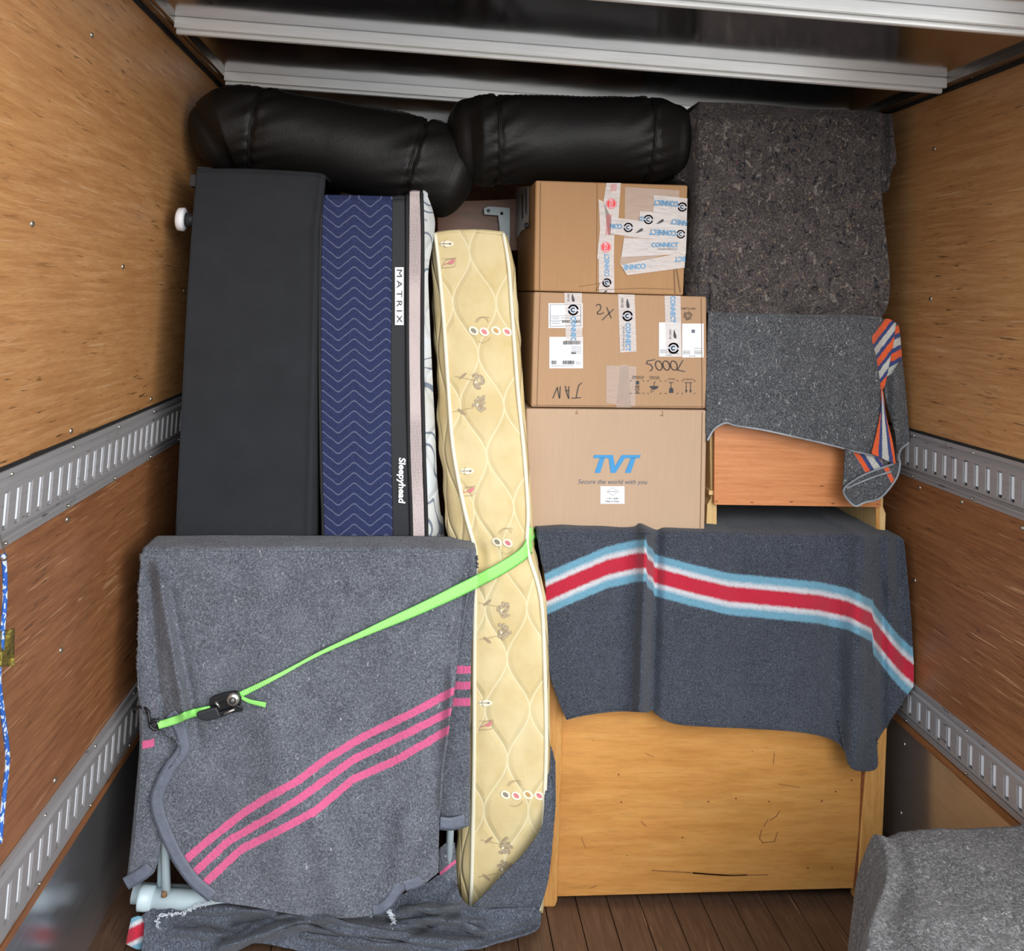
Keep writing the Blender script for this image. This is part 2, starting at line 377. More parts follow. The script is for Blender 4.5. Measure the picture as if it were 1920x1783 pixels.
def hem(name, col, st=(.05, .06, .08)):
    m, n, b = newmat(name); u = nd(n, 'TexCoord'); s = nd(n, 'SeparateXYZ'); n.links.new(u.outputs['UV'], s.inputs[0])
    f = noi(n, coords(n), 60, 4); c0_ = (col[0]*.8, col[1]*.8, col[2]*.8)
    c = ramp(n, s.outputs['Y'], [(0., col), (.07, col), (.09, st), (.12, col), (.85, col), (.88, st), (.92, col), (1., col)]); c = mix(n, ramp(n, f, [(.35, 0.), (.65, .6)]), c, c0_)
    n.links.new(c, b.inputs['Base Color']); b.inputs['Roughness'].default_value = .6; bump(n, b, noi(n, coords(n), 45, 4), .6, .006); return m
M['hem'] = hem('grey_satin_hem', (.135, .152, .20))
M['thread'] = plain('overlock_thread', (.26, .28, .31), .8, bmp=.6, bsc=400, var=.4)
M['fray'] = plain('frayed_fibre', (.62, .66, .72), .9)
M['strap'] = None
def strapm():
    m, n, b = newmat('green_webbing'); u = nd(n, 'TexCoord'); s = nd(n, 'SeparateXYZ'); n.links.new(u.outputs['UV'], s.inputs[0])
    c = ramp(n, s.outputs['Y'], [(0., (.10, .50, .08)), (.10, (.33, .84, .20)), (.9, (.33, .84, .20)), (1., (.10, .50, .08))])
    n.links.new(c, b.inputs['Base Color']); b.inputs['Roughness'].default_value = .5
    wv = mth(n, 'SINE', mth(n, 'MULTIPLY', s.outputs['X'], 1.5)); bump(n, b, wv, .3, .002); return m
M['strap'] = strapm()
M['black'] = plain('black_metal', (.015, .015, .017), .38, .3)
M['blackp'] = plain('black_plastic', (.02, .022, .026), .5)
M['silver'] = plain('worn_steel', (.5, .49, .46), .3, .9, bmp=.3, bsc=300)
def cardboard(name, c0):
    m, n, b = newmat(name); v = coords(n); g = noi(n, coords(n, (60, 60, 2)), 3, 3); g2 = noi(n, v, 3, 4)
    c = mix(n, ramp(n, g, [(.3, 0.), (.7, .5)]), c0, tuple(x*.87 for x in c0)); c = mix(n, ramp(n, g2, [(.35, 0.), (.75, .35)]), c, tuple(x*.78 for x in c0))
    n.links.new(c, b.inputs['Base Color']); b.inputs['Roughness'].default_value = .75; bump(n, b, g, .15, .0015); return m
M['card1'] = cardboard('cardboard_brown', (.43, .235, .105)); M['card2'] = cardboard('cardboard_mid', (.45, .27, .15)); M['card3'] = cardboard('cardboard_pale', (.51, .35, .235))
M['cardd'] = plain('cardboard_crease', (.25, .14, .07), .8)
def tapem():
    m, n, b = newmat('clear_packing_tape'); b.inputs['Base Color'].default_value = (.72, .66, .64, 1); b.inputs['Roughness'].default_value = .22
    v = coords(n); g = noi(n, coords(n, (1, 1, 3), (0, .7, 0)), 30, 3, .6, 1.); b.inputs['Alpha'].default_value = .66; bump(n, b, g, .5, .004); return m
M['tape'] = tapem()
M['film'] = tapem(); M['film'].node_tree.nodes['Principled BSDF'].inputs['Alpha'].default_value = .3; M['film'].name = 'clear_film'
M['white'] = plain('white_paper', (.80, .81, .84), .6); M['inkblue'] = plain('ink_blue', (.05, .30, .58), .5); M['inknavy'] = plain('ink_navy', (.02, .06, .20), .5)
M['inkblack'] = plain('ink_black', (.03, .03, .035), .6); M['inkred'] = plain('ink_red', (.72, .02, .03), .5); M['inkgrey'] = plain('ink_grey', (.11, .13, .18), .6); M['logo'] = plain('logo_blue', (.045, .27, .56), .6)
INK = [M['inkblue'], M['inknavy'], M['inkblack'], M['inkred'], M['inkgrey'], M['white'], M['logo'], M['cardd']]
M['charcoal'] = plain('charcoal_fabric', (.0185, .0205, .0245), .85, bmp=.3, bsc=500, spec=.3, var=.12)
M['piping'] = plain('black_piping', (.008, .008, .01), .7, bmp=.4, bsc=500)
M['band'] = plain('black_band', (.014, .016, .020), .7, bmp=.3, bsc=300)
def wavem():
    m, n, b = newmat('navy_wave_knit'); u = nd(n, 'TexCoord'); s = nd(n, 'SeparateXYZ'); n.links.new(u.outputs['UV'], s.inputs[0])
    x = s.outputs['X']; y = s.outputs['Y']       # x in wave periods, y in line spacings
    cs = mth(n, 'COSINE', mth(n, 'MULTIPLY', x, 2*math.pi)); c3 = mth(n, 'MULTIPLY', mth(n, 'COSINE', mth(n, 'MULTIPLY', x, 6*math.pi)), .11)
    t = mth(n, 'ADD', y, mth(n, 'MULTIPLY', mth(n, 'ADD', cs, c3), .50)); fr = mth(n, 'FRACT', t, 0)
    v = coords(n); g = noi(n, v, 350, 2)
    d = mth(n, 'ABSOLUTE', mth(n, 'SUBTRACT', fr, .5)); msk = ramp(n, d, [(.045, 1.), (.085, 0.)])
    c = mix(n, ramp(n, g, [(.3, 0.), (.7, 1.)]), (.014, .020, .062), (.033, .043, .118)); c = mix(n, mth(n, 'MULTIPLY', msk, .8), c, (.13, .14, .22))
    n.links.new(c, b.inputs['Base Color']); b.inputs['Roughness'].default_value = .85; b.inputs['Specular IOR Level'].default_value = .2; bump(n, b, mth(n, 'ADD', g, mth(n, 'MULTIPLY', msk, .6)), .3, .002); return m
M['wave'] = wavem()
def meshm():
    m, n, b = newmat('pink_beige_spacer_mesh'); v = coords(n); vo = nd(n, 'TexVoronoi'); vo.inputs['Scale'].default_value = 230; vo.inputs['Randomness'].default_value = .15
    n.links.new(v, vo.inputs['Vector']); c = ramp(n, vo.outputs['Distance'], [(.2, (.20, .16, .17)), (.5, (.55, .46, .45))]); n.links.new(c, b.inputs['Base Color']); b.inputs['Roughness'].default_value = .8; return m
M['mesh'] = meshm()
def quiltm(name, base, line, A, per, hgt, grey=False):
    m, n, b = newmat(name); u = nd(n, 'TexCoord'); s = nd(n, 'SeparateXYZ'); n.links.new(u.outputs['UV'], s.inputs[0])
    x = mth(n, 'DIVIDE', s.outputs['X'], per); y = mth(n, 'DIVIDE', s.outputs['Y'], hgt)
    cs = mth(n, 'MULTIPLY', mth(n, 'COSINE', mth(n, 'MULTIPLY', y, 2*math.pi)), A); ds = []
    for sg, off in ((1., 0.), (-1., .5)):
        t = mth(n, 'FRACT', mth(n, 'ADD', mth(n, 'MULTIPLY_ADD', cs, sg, off), mth(n, 'ADD', x, 10.)), 0); ds.append(mth(n, 'ABSOLUTE', mth(n, 'SUBTRACT', t, .5)))
    d = mth(n, 'MINIMUM', ds[0], ds[1]); v = coords(n); g = noi(n, v, 8, 5, .6); th = noi(n, coords(n, (3, 3, 160)), 3, 3)
    c = mix(n, ramp(n, g, [(.35, 0.), (.75, 1.)]), base, (base[0]*.86, base[1]*.78, base[2]*.62)); c = mix(n, mth(n, 'MULTIPLY', th, .12), c, tuple(q*.6 for q in base))
    st = noi(n, v, 3.4, 4, .6); c = mix(n, ramp(n, st, [(.58, 0.), (.75, .4)]), c, (base[0]*.75, base[1]*.6, base[2]*.4)) if not grey else c
    c = mix(n, ramp(n, d, [(.010, .55), (.026, 0.)]), c, line)
    if grey:
        sw = noi(n, coords(n, (1, 1, 1)), 7, 1, .4, 1.4); c = mix(n, ramp(n, sw, [(.55, 0.), (.565, 1.), (.60, 1.), (.62, 0.)]), c, (.16, .19, .24))
    n.links.new(c, b.inputs['Base Color']); b.inputs['Roughness'].default_value = .7; b.inputs['Specular IOR Level'].default_value = .3
    h = mth(n, 'ADD', ramp(n, d, [(.0, 0.), (.12, .8), (.3, 1.)]), mth(n, 'MULTIPLY', noi(n, v, 45, 3), .18)); bump(n, b, h, .6, .008); return m
M['cream'] = quiltm('cream_quilted_damask', (.69, .575, .33), (.80, .74, .52), .25, 88., 190.)
M['creampipe'] = plain('cream_piping', (.80, .76, .60), .55, bmp=.2, bsc=300)
M['whiteq'] = quiltm('white_quilted_top', (.62, .65, .68), (.42, .46, .5), .25, 60., 120., True)
M['flower'] = plain('flower_taupe', (.36, .27, .17), .7); M['leafpink'] = plain('leaf_pink', (.62, .20, .22), .7); M['leafgrey'] = plain('leaf_grey', (.26, .22, .17), .7)
M['leafbrown'] = plain('leaf_brown', (.52, .30, .12), .7); M['petal'] = plain('petal_white', (.82, .77, .60), .7)
M['paleblue'] = plain('pale_blue_enamel', (.50, .61, .66), .35, bmp=.1, bsc=60, var=.06); M['rust'] = plain('rust', (.22, .12, .06), .8)
M['asphalt'] = plain('asphalt', (.16, .16, .16), .9)
# ------------------------------------------------------------------ setting: the truck box
Y0, Y1 = 1.36, 4.7
def struct(o, nm=None):
    o['kind'] = 'structure'; return o
# ground outside, the truck deck stands on it
struct(box('ground', (-9, 9, -12, 6, -.95, -.9), M['asphalt'])); 
pl = []
x = XL
while x < XR-.001:
    x2 = min(x+.092, XR); pl.append((x+.0012, x2-.0012, Y0, Y1, -.03, 0)); x = x2
struct(multi('floor', pl, M['floor'], bv=.0015))
struct(box('trim_14', (XL, XR, Y0, Y1, -.06, -.031), M['seal']))
ZC = .684+CZ; ZR = .700+CZ
RL = dict(up=(CZ-.514, CZ-.368), lo=(CZ-1.316, CZ-1.154)); RG = dict(up=(CZ-.485, CZ-.345), lo=(CZ-1.206, CZ-1.080))
for sd, X, R_ in (('left', XL, RL), ('right', XR, RG)):
    t = -.02 if sd == 'left' else .02
    a, b_ = sorted((X, X+t)); zk = R_['lo'][0]-.022
    pm = (R_['up'][0]+R_['up'][1])/2
    wl = box('wall_'+sd, (a, b_, Y0, Y1, pm, ZC), M['ply']); struct(wl)
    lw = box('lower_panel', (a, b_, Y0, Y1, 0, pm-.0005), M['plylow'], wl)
    kx = sorted((X, X-t*.15)); box('kick_plate', (kx[0], kx[1], Y0, Y1, 0.001, zk), M['kick'], wl)
    # screws
    s_ = -1 if sd == 'left' else 1
    spots = ([(172, 66), (133, 808), (126, 974), (114, 1219), (103, 1463), (283, 748), (345, 545), (96, 1639), (230, 500), (60, 420)] if sd == 'left' else
             [(1698, 798), (1724, 914), (1715, 1088), (1697, 1395), (1691, 1524), (1651, 325), (1803, 941), (1752, 279), (1916, 990), (1745, 560)])
    for (sx_, sy_) in spots:
        p = atx(sx_, sy_, X)
        V, Fc = [], []
        for k, (r, h) in enumerate(((.0065, 0), (.0062, .0015), (.0042, .003), (.0015, .0032))):
            for q in range(10):
                th = q*math.pi/5; V.append((p.x-s_*h-s_*.0031*(p.z < zk), p.y+r*math.cos(th), p.z+r*math.sin(th)))
        for k in range(3):
            for q in range(10): Fc.append((k*10+q, k*10+(q+1) % 10, k*10+10+(q+1) % 10, k*10+10+q))
        Fc.append(tuple(range(30, 40))); mesh('screw', V, Fc, M['steel'], wl, True)
struct(box('wall_back', (XL-.02, XR+.02, Y1, Y1+.03, 0, ZR), M['ply']))
struct(box('ceiling', (XL-.02, XR+.02, Y0, Y1, ZR, ZR+.01), M['roof']))
# cove profiles between wall and roof, with the black seal line under them
def prism(name, prof, y0, y1, m, parent=None):
    n = len(prof); V = [(x_, y0, z_) for x_, z_ in prof]+[(x_, y1, z_) for x_, z_ in prof]
    Fc = [(i, (i+1) % n, n+(i+1) % n, n+i) for i in range(n)]+[tuple(range(n))[::-1], tuple(range(n, 2*n))]
    return mesh(name, V, Fc, m, parent)
def xprism(name, prof, x0, x1, m, parent=None):
    n = len(prof); V = [(x0, y_, z_) for y_, z_ in prof]+[(x1, y_, z_) for y_, z_ in prof]
    Fc = [(i, (i+1) % n, n+(i+1) % n, n+i) for i in range(n)]+[tuple(range(n))[::-1], tuple(range(n, 2*n))]
    return mesh(name, V, Fc, m, parent)
for k, (X, s_) in enumerate(((XL, 1), (XR, -1))):
    pf = [(0, .003), (.034, .001), (.036, .004), (.040, .004), (.041, .000), (.050, .000), (.050, .016), (0, .016)]
    c_ = struct(prism('trim_%d' % (1+k), [(X+s_*a, ZC+b) for a, b in pf], Y0, Y1, M['cove']))
    struct(prism('trim_%d' % (3+k), [(X, ZC-.006), (X+s_*.006, ZC-.006), (X+s_*.006, ZC+.004), (X, ZC+.004)], Y0, Y1, M['seal']))
    for yb in (2.24, 2.81, 3.38, 1.77): 
        p = (X+s_*.018, yb, ZC+.003); V, Fc = tubev([(p[0], p[1], p[2]+.001), (p[0], p[1], p[2]-.002)], [.006, .004], 8); mesh('rivet', V, Fc, M['steel'], c_, True)
# roof bows
for k, yb in enumerate((1.78, 2.307, 2.877, 3.45, 4.02)):
    prof = [(yb, ZR-.0025), (yb, ZR-.029), (yb+.010, ZR-.029), (yb+.010, ZR-.018), (yb+.022, ZR-.018), (yb+.022, ZR-.038), (yb+.026, ZR-.040), (yb+.034, ZR-.040), (yb+.034, ZR-.020), (yb+.040, ZR-.020), (yb+.040, ZR)]
    cov = struct(xprism('trim_%d' % (5+k), prof+[(yb+.004, ZR), (yb+.004, ZR-.0025)], XL+.050, XR-.050, M['beam']))
# lashing rails with real slots
def rail(name, X, s_, z0, z1, phase, y0, y1, label):
    e = empty(name, (X, y0, z0), label, 'lashing rail', 'slotted lashing rails on the truck walls')
    H = z1-z0; o_ = [(0, .001), (0, .004), (.09, .004), (.10, .009), (.14, .009), (.155, .004), (.185, .004), (.225, .014)]
    ss = .27, .745
    pr = [(a*H, b) for a, b in o_]+[(ss[0]*H, .014), (ss[1]*H, .014)]+[((1-a)*H, b) for a, b in [(.17, .014), (.13, .004), (.09, .004), (.08, .008), (.03, .008), (0, .008), (0, .001)]]
    V, Fc, ys, slot = [], [], [], []
    p = phase
    while p-.047 > y0+.03: p -= .047
    c = [y0]
    while p < y1-.02: c += [p-.0095, p+.0095]; slot.append(len(c)-2); p += .047
    c.append(y1); n = len(pr)
    for y in c:
        for a, b in pr: V.append((X+s_*b, y, z0+a))
    iS = 8
    for i in range(len(c)-1):
        for j in range(n-1):
            if i in slot and j == iS: continue
            f = (i*n+j, i*n+j+1, (i+1)*n+j+1, (i+1)*n+j); Fc.append(f if s_ < 0 else f[::-1])
    for i in slot:   # slot walls
        ids = [i*n+iS, i*n+iS+1, (i+1)*n+iS+1, (i+1)*n+iS]; b0 = len(V)
        for q in ids: v = V[q]; V.append((v[0]-s_*.010, v[1], v[2]))
        for q in range(4): Fc.append((ids[q], ids[(q+1) % 4], b0+(q+1) % 4, b0+q))
    mesh('rail_plate', V, Fc, M['rail'], e)
    box('rail_recess', tuple(sorted((X+s_*.0010, X+s_*.0025)))+(y0, y1, z0+H*.2, z0+H*.8), M['darkhole'], e)
    V, Fc = [], []
    for i in slot:
        ya, yb = c[i], c[i+1]; yc = (ya+yb)/2+.0015
        for a, b in [(-.0075, .003), (-.006, .0105), (0, .0125), (.006, .0105), (.0075, .003)]:
            for zz in (z0+H*(ss[0]+.055), z0+H*(ss[1]-.02)): V.append((X+s_*b, yc+a, zz))
    for q in range(len(V)//2-1): Fc.append((2*q, 2*q+1, 2*q+3, 2*q+2))
    mesh('slot_liner', V, Fc, M['railbar'], e)
    for yy in np.arange(phase-.047*.5-.188*6, y1, .188*1.5):
        if yy < y0+.05: continue
        for zz in (z0+H*.06, z0+H*.93):
            V, Fc = tubev([(X+s_*.003, yy, zz), (X+s_*.0095, yy, zz), (X+s_*.0115, yy, zz)], [.0036, .0036, .0015], 8); mesh('rivet', V, Fc, M['steel'], e, True)
    return e
rail('lashing_rail', XL, 1, *RL['up'], 1.72, Y0, Y1, 'upper grey slotted lashing rail on the left wall')
rail('lashing_rail', XL, 1, *RL['lo'], 1.735, Y0, Y1, 'lower grey slotted lashing rail on the left wall, where the green strap hooks in')
rail('lashing_rail', XR, -1, *RG['up'], 2.529, Y0, Y1, 'upper grey slotted lashing rail on the right wall, beside the orange striped blanket')
rail('lashing_rail', XR, -1, *RG['lo'], 2.535, Y0, Y1, 'lower grey slotted lashing rail on the right wall, above the metal kick plate')
for k, (X, s_, z) in enumerate(((XL, 1, RL), (XR, -1, RG))):
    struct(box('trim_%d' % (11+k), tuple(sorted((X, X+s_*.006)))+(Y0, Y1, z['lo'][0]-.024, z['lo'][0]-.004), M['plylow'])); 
    struct(box('trim_%d' % (15+k), tuple(sorted((X, X+s_*.004)))+(Y0, Y1, z['up'][1]+.0005, z['up'][1]+.008), M['seal'])); 
# ================================================================== objects
def Zat(px, py, Y): return at(px, py, Y).z
def uvgrid(fn): return fn
# ---- amber wooden cabinet on the right with its back towards the door
def slab(name, pts, Y, dp, m, parent, bv=.002, Yb=None):
    f = [at(x, y, Y) for x, y in pts]; n = len(f); g = [v+Vector((0, dp, 0)) for v in f]
    nn = sum(((f[i]-f[0]).cross(f[(i+1) % n]-f[0]) for i in range(1, n-1)), Vector()).y
    Fc = [tuple(range(n)), tuple(range(n, 2*n))[::-1]]+[(i, n+i, n+(i+1) % n, (i+1) % n) for i in range(n)]
    if nn > 0: Fc = [q[::-1] for q in Fc]
    o = mesh(name, f+g, Fc, m, parent)
    if bv: bev(o, bv)
    return o
cab = empty('wooden_cabinet', at(1330, 1700, 2.75).xy.to_3d(), 'large amber wooden cabinet standing on the plank floor under the red striped blanket', 'cabinet')
zt = 1.028
slab('back_panel', [(1046, 1005), (1640, 1018), (1622, 1440), (1612, 1628), (1606, 1665), (1045, 1681)], 2.515, .012, M['amber'], cab, .001)
slab('post', [(1018, 1003), (1060, 1004), (1056, 1355), (1050, 1560), (1045.5, 1690), (1041, 1702), (1016, 1702), (1014, 1690), (1026, 1400)], 2.495, .045, M['amberv'], cab, .006)
slab('post', [(1644, 1016), (1686, 1018), (1665, 1340), (1656, 1560), (1650, 1695), (1606, 1695), (1614, 1560), (1624, 1440)], 2.505, .04, M['amberv'], cab, .004)
slab('groove_strip', [(1637, 1020), (1643, 1020), (1623, 1440), (1613, 1628), (1607, 1665), (1601, 1665), (1612, 1560), (1617, 1440)], 2.5095, .005, M['brownwood'], cab, 0)
pL = at(1030, 1400, 2.5); pR = at(1664, 1400, 2.5)
box('side_panel', (pL.x+.004, pL.x+.026, 2.54, 2.98, .05, zt-.02), M['amberv'], cab, .001)
box('side_panel', (pR.x-.030, pR.x-.008, 2.545, 2.98, .05, zt-.02), M['amberv'], cab, .001)
box('cabinet_top', (pL.x+.0, pR.x+.005, 2.50, 3.0, zt-.02, zt), M['amberv'], cab, .002)
for pts, wd in (([(1222, 1632), (1290, 1636), (1370, 1642), (1440, 1640)], 2.2), ([(1300, 1637), (1350, 1641), (1400, 1640)], 3.2), ([(1452, 1412), (1450, 1432)], 1.6), ([(1444, 1538), (1456, 1530), (1462, 1520)], 1.8), ([(1428, 1556), (1424, 1572), (1430, 1580), (1452, 1578), (1458, 1560)], 1.8), ([(1440, 1536), (1432, 1550)], 1.8), ([(1202, 1540), (1212, 1550)], 1.6), ([(1210, 1412), (1226, 1420)], 1.3), ([(1460, 1470), (1500, 1476)], 1.2), ([(1090, 1570), (1098, 1590)], 1.2), ([(1108, 1665), (1118, 1661)], 2.0)):
    nk = Ink(2.515); nk.stroke(pts, wd, 0, 1); nk.build('scuff_mark', [M['scuff']], cab)
for x, y in ((1165, 1504), (1328, 1503), (1442, 1503), (1541, 1502), (1597, 1463), (1160, 1452), (1567, 1484), (1280, 1570), (1380, 1497), (1515, 1628), (1560, 1626)):
    nk = Ink(2.515); nk.ell(x, y, 1.7, 1.7, 0, 0, 1); nk.build('nail_hole', [M['brownwood']], cab)
# ---- blanket with light blue, white and red stripe hung over the cabinet
redf = fold_fn([(1212, 990, 1200, 1335, 11, -.028), (1232, 1000, 1222, 1350, 12, .022), (1170, 1040, 1160, 1340, 26, .016), (1060, 1010, 1085, 1340, 26, -.008), (1380, 1020, 1400, 1360, 24, .010), (1500, 1030, 1480, 1370, 30, -.008),
    (1615, 1030, 1600, 1430, 22, -.030), (1560, 1150, 1572, 1390, 20, .016), (1655, 1110, 1655, 1380, 10, .019), (1682, 1010, 1696, 1250, 14, .014), (1666, 1010, 1666, 1100, 10, -.012)])
def Dred(px, py):
    b = 2.463 - .018*max(0, (py-1010)/440.)
    if px > 1640: b += .012*min(1, (px-1640)/30.)
    return b+1.35*redf(px, py)
cL = [(1015, 1119), (1022.8, 1114), (1079, 1089), (1138, 1064), (1190, 1052), (1209, 1051), (1212, 1051), (1214, 1062), (1224, 1068), (1227, 1078), (1297, 1097), (1368, 1114), (1455, 1122), (1534, 1130), (1590, 1142), (1635, 1164), (1638, 1180), (1669, 1220), (1690, 1244), (1712, 1263)]
cx_, cy_ = [p[0] for p in cL], [p[1] for p in cL]
def sred(px, py):
    k = 1.0 if px < 1636 else 1.22
    return (py-float(np.interp(px, cx_, cy_)))/k
c = Cloth()
top = [(1006, 1000), (1100, 999), (1213, 1001), (1330, 1005), (1500, 1009), (1640, 1010), (1694, 1016)]
c.coons(top, [(1062, 1350), (1100, 1341), (1160, 1334), (1214, 1336), (1222, 1332), (1260, 1356), (1330, 1363), (1400, 1366), (1500, 1373), (1560, 1387), (1588, 1412), (1594, 1438), (1614, 1446), (1644, 1440), (1645, 1400), (1649, 1383), (1690, 1320), (1713, 1287)],
        [(1006, 1000), (1014, 1050), (1022, 1090), (1025, 1190), (1030, 1260), (1046, 1312), (1062, 1350)],
        [(1694, 1016), (1698, 1050), (1706, 1130), (1713, 1240), (1713, 1287)], Dred, 420, 200, sred, nz=(.005, 7))
c.back(top, Dred, .50, 160, 40, attr=lambda x, y: 99.)
o = c.build('moving_blanket', M['feltred']); tag(o, 'dark grey blanket with light blue, white and red stripe, hung over the amber cabinet', 'blanket')
# overlocked edge
ribbon('hem_stitching', [(1064, 1348), (1100, 1339), (1160, 1332), (1210, 1333)], Dred, 3.0, [M['feltred']], o, n=70, lift=.004)
ribbon('hem_stitching', [(1226, 1334), (1260, 1354), (1330, 1361), (1400, 1364), (1500, 1371), (1560, 1385), (1586, 1408)], Dred, 3.0, [M['feltred']], o, n=120, lift=.004)
# ---- orange chest standing upside down on the cabinet
ch = empty('wooden_chest', (at(1490, 990, 2.7).x, 2.7, zt), 'orange-brown veneered chest with pale pine side frames, standing on the blanket-covered cabinet', 'chest')
slab('back_panel', [(1340, 612), (1652, 612), (1652, 951), (1345, 946.5), (1339, 945)], 2.54, .015, M['orange'], ch, .001)
slab('side_frame', [(1327, 612), (1345, 612), (1344, 990), (1341, 991), (1324, 987), (1326, 947), (1333, 935)], 2.56, .42, M['pine'], ch, .002)
slab('side_frame', [(1641, 612), (1662, 612), (1656, 950), (1661, 963), (1660, 995), (1642, 992)], 2.56, .42, M['pine'], ch, .002)
slab('frame_edge', [(1642, 952), (1649, 952), (1650, 993.5), (1643, 992)], 2.557, .003, M['amberv'], ch, 0)
a_ = at(1345, 612, 2.53); b_ = at(1641, 612, 2.53); box('shelf', (a_.x, b_.x, 2.55, 2.97, at(1400, 930, 2.55).z, at(1400, 922, 2.55).z), M['pine'], ch)
for (x, y) in ((1343, 940), (1410, 942), (1484, 941), (1562, 944), (1646, 945), (1541, 911), (1650, 920)): nk = Ink(2.54); nk.ell(x, y, 3.5, .9, 0, 0); nk.build('dent', [M['brownwood']], ch)
# ---- dark grey blanket with orange, blue and white stripes over the chest
darkf = fold_fn([(1335, 610, 1332, 820, 12, .012), (1480, 640, 1500, 820, 60, -.006), (1600, 640, 1620, 840, 30, -.008), (1655, 620, 1640, 740, 14, .010)])
def Ddark(px, py): return 2.500-.02*max(0, (py-600)/260.)+darkf(px, py)
c = Cloth()
top = [(1329, 590), (1400, 592), (1500, 596), (1600, 597), (1668, 600)]
c.coons(top, [(1327, 828), (1333, 818), (1342, 801), (1362, 792), (1380, 797), (1430, 805), (1490, 818), (1560, 834), (1600, 845), (1635, 851)],
        [(1329, 590), (1326, 700), (1325, 800), (1327, 828)], [(1655, 600), (1637, 632), (1645, 680), (1652, 735), (1652, 770), (1645, 810), (1635, 851)], Ddark, 170, 130, nz=(.004, 7))
c.back([(1329, 590), (1400, 592), (1500, 596), (1600, 597), (1655, 600)], Ddark, .42, 80, 20)
# striped shoulder of the cloth where it turns round the corner
def sdiag(px, py): return -(((px-1637)*1.28+(py-636))*1.0)+0
def D2(px, py): return Ddark(px, py)+.0006*max(0, px-1640)+(.008*math.sin((px-1640)/9.))
c.coons([(1655, 600), (1666, 598), (1680, 606)], [(1652, 735), (1655, 733), (1660, 720), (1664, 700)], [(1655, 600), (1637, 632), (1645, 680), (1652, 735)], [(1680, 606), (1676, 640), (1670, 670), (1664, 700)], D2, 40, 70, lambda x, y: -.78*(((x-1637)*1.3+(y-630))) if y < 1e9 else 0, nz=(.002, 7))
c.coons([(1678, 603), (1684, 609), (1687, 620)], [(1661, 712), (1675, 700), (1692, 678)], [(1678, 603), (1672, 645), (1661, 712)], [(1687, 620), (1690, 650), (1692, 678)], lambda x, y: D2(x, y)+.010, 30, 50, lambda x, y: -.9*(((x-1670)*.5+(y-618))) if y < 1e9 else 0, nz=(.002, 7))
# falling dark fold behind
c.coons([(1660, 708), (1676, 698), (1692, 676)], [(1684, 850), (1694, 838), (1705, 829)], [(1660, 708), (1659, 740), (1668, 780), (1678, 812), (1684, 850)], [(1692, 676), (1697, 720), (1702, 780), (1705, 829)], lambda x, y: Ddark(x, y)+.015+.014*math.cos((x-1660)/6.5), 40, 80, nz=(.003, 8))
# narrow wedge with upright stripes
def swedge(px, py):
    v = (py-735)/125.; xl = 1653-18*v; xr = 1655+27*v
    return -54+54*min(1, max(0, (px-xl)/max(1, xr-xl)))*.999-.0 if False else (-54+ -0)+(-1)*(-50)*min(1, max(0, (px-xl)/max(1, xr-xl)))
c.coons([(1652, 733), (1654, 732), (1656, 734)], [(1635, 851), (1655, 860), (1680, 871)], [(1652, 733), (1652, 770), (1645, 810), (1635, 851)], [(1656, 734), (1662, 780), (1674, 830), (1680, 871)], lambda x, y: Ddark(x, y)-.012, 40, 70, swedge, nz=(.002, 7))
# curled lower corner
def Dc(px, py): return 2.470+.010*math.sin((px-1585)/16.)+.008*math.sin((py-850)/12.)
c.coons([(1586, 842), (1610, 848), (1640, 856), (1665, 866)], [(1581, 921), (1600, 905), (1625, 890), (1663, 882)], [(1586, 842), (1584, 880), (1581, 921)], [(1665, 866), (1664, 874), (1663, 882)], Dc, 60, 50,
        lambda x, y: -94+.95*((x-1602)-(y-852)*.62) if 0 < (x-1602)-(y-852)*.62 < 42 else 99., nz=(.002, 9))
c.coons([(1583, 914), (1605, 895), (1640, 880), (1684, 868)], [(1581, 921), (1600, 948), (1622, 942), (1652, 934), (1680, 900), (1690, 872)], [(1583, 914), (1581, 918), (1581, 921)], [(1684, 868), (1688, 870), (1690, 872)], lambda x, y: Dc(x, y)-.010, 60, 40,
        lambda x, y: -54+1.1*((x-1652)-(y-870)*.5) if 0 < (x-1652)-(y-870)*.5 < 11 else 99., nz=(.002, 9))
o = c.build('moving_blanket', M['feltdark']); tag(o, 'charcoal blanket with orange, blue and white corner stripes, hung over the orange-brown chest', 'blanket')
for pts, D_ in (([(1327, 826), (1334, 812), (1343, 801), (1362, 793), (1380, 798), (1430, 806), (1490, 819), (1560, 835), (1600, 846), (1640, 855), (1680, 870)], Ddark),
               ([(1705, 830), (1690, 843), (1686, 858), (1688, 872), (1680, 899), (1652, 933), (1622, 942), (1602, 948), (1582, 921), (1606, 898), (1640, 882), (1676, 870)], lambda x, y: Dc(x, y)-.010),
               ([(1588, 916), (1612, 905), (1642, 893), (1672, 884)], lambda x, y: Dc(x, y)-.012)):
    ribbon('overlock_edge', pts, D_, 3.2, [M['thread']], o, n=140, lift=.005)
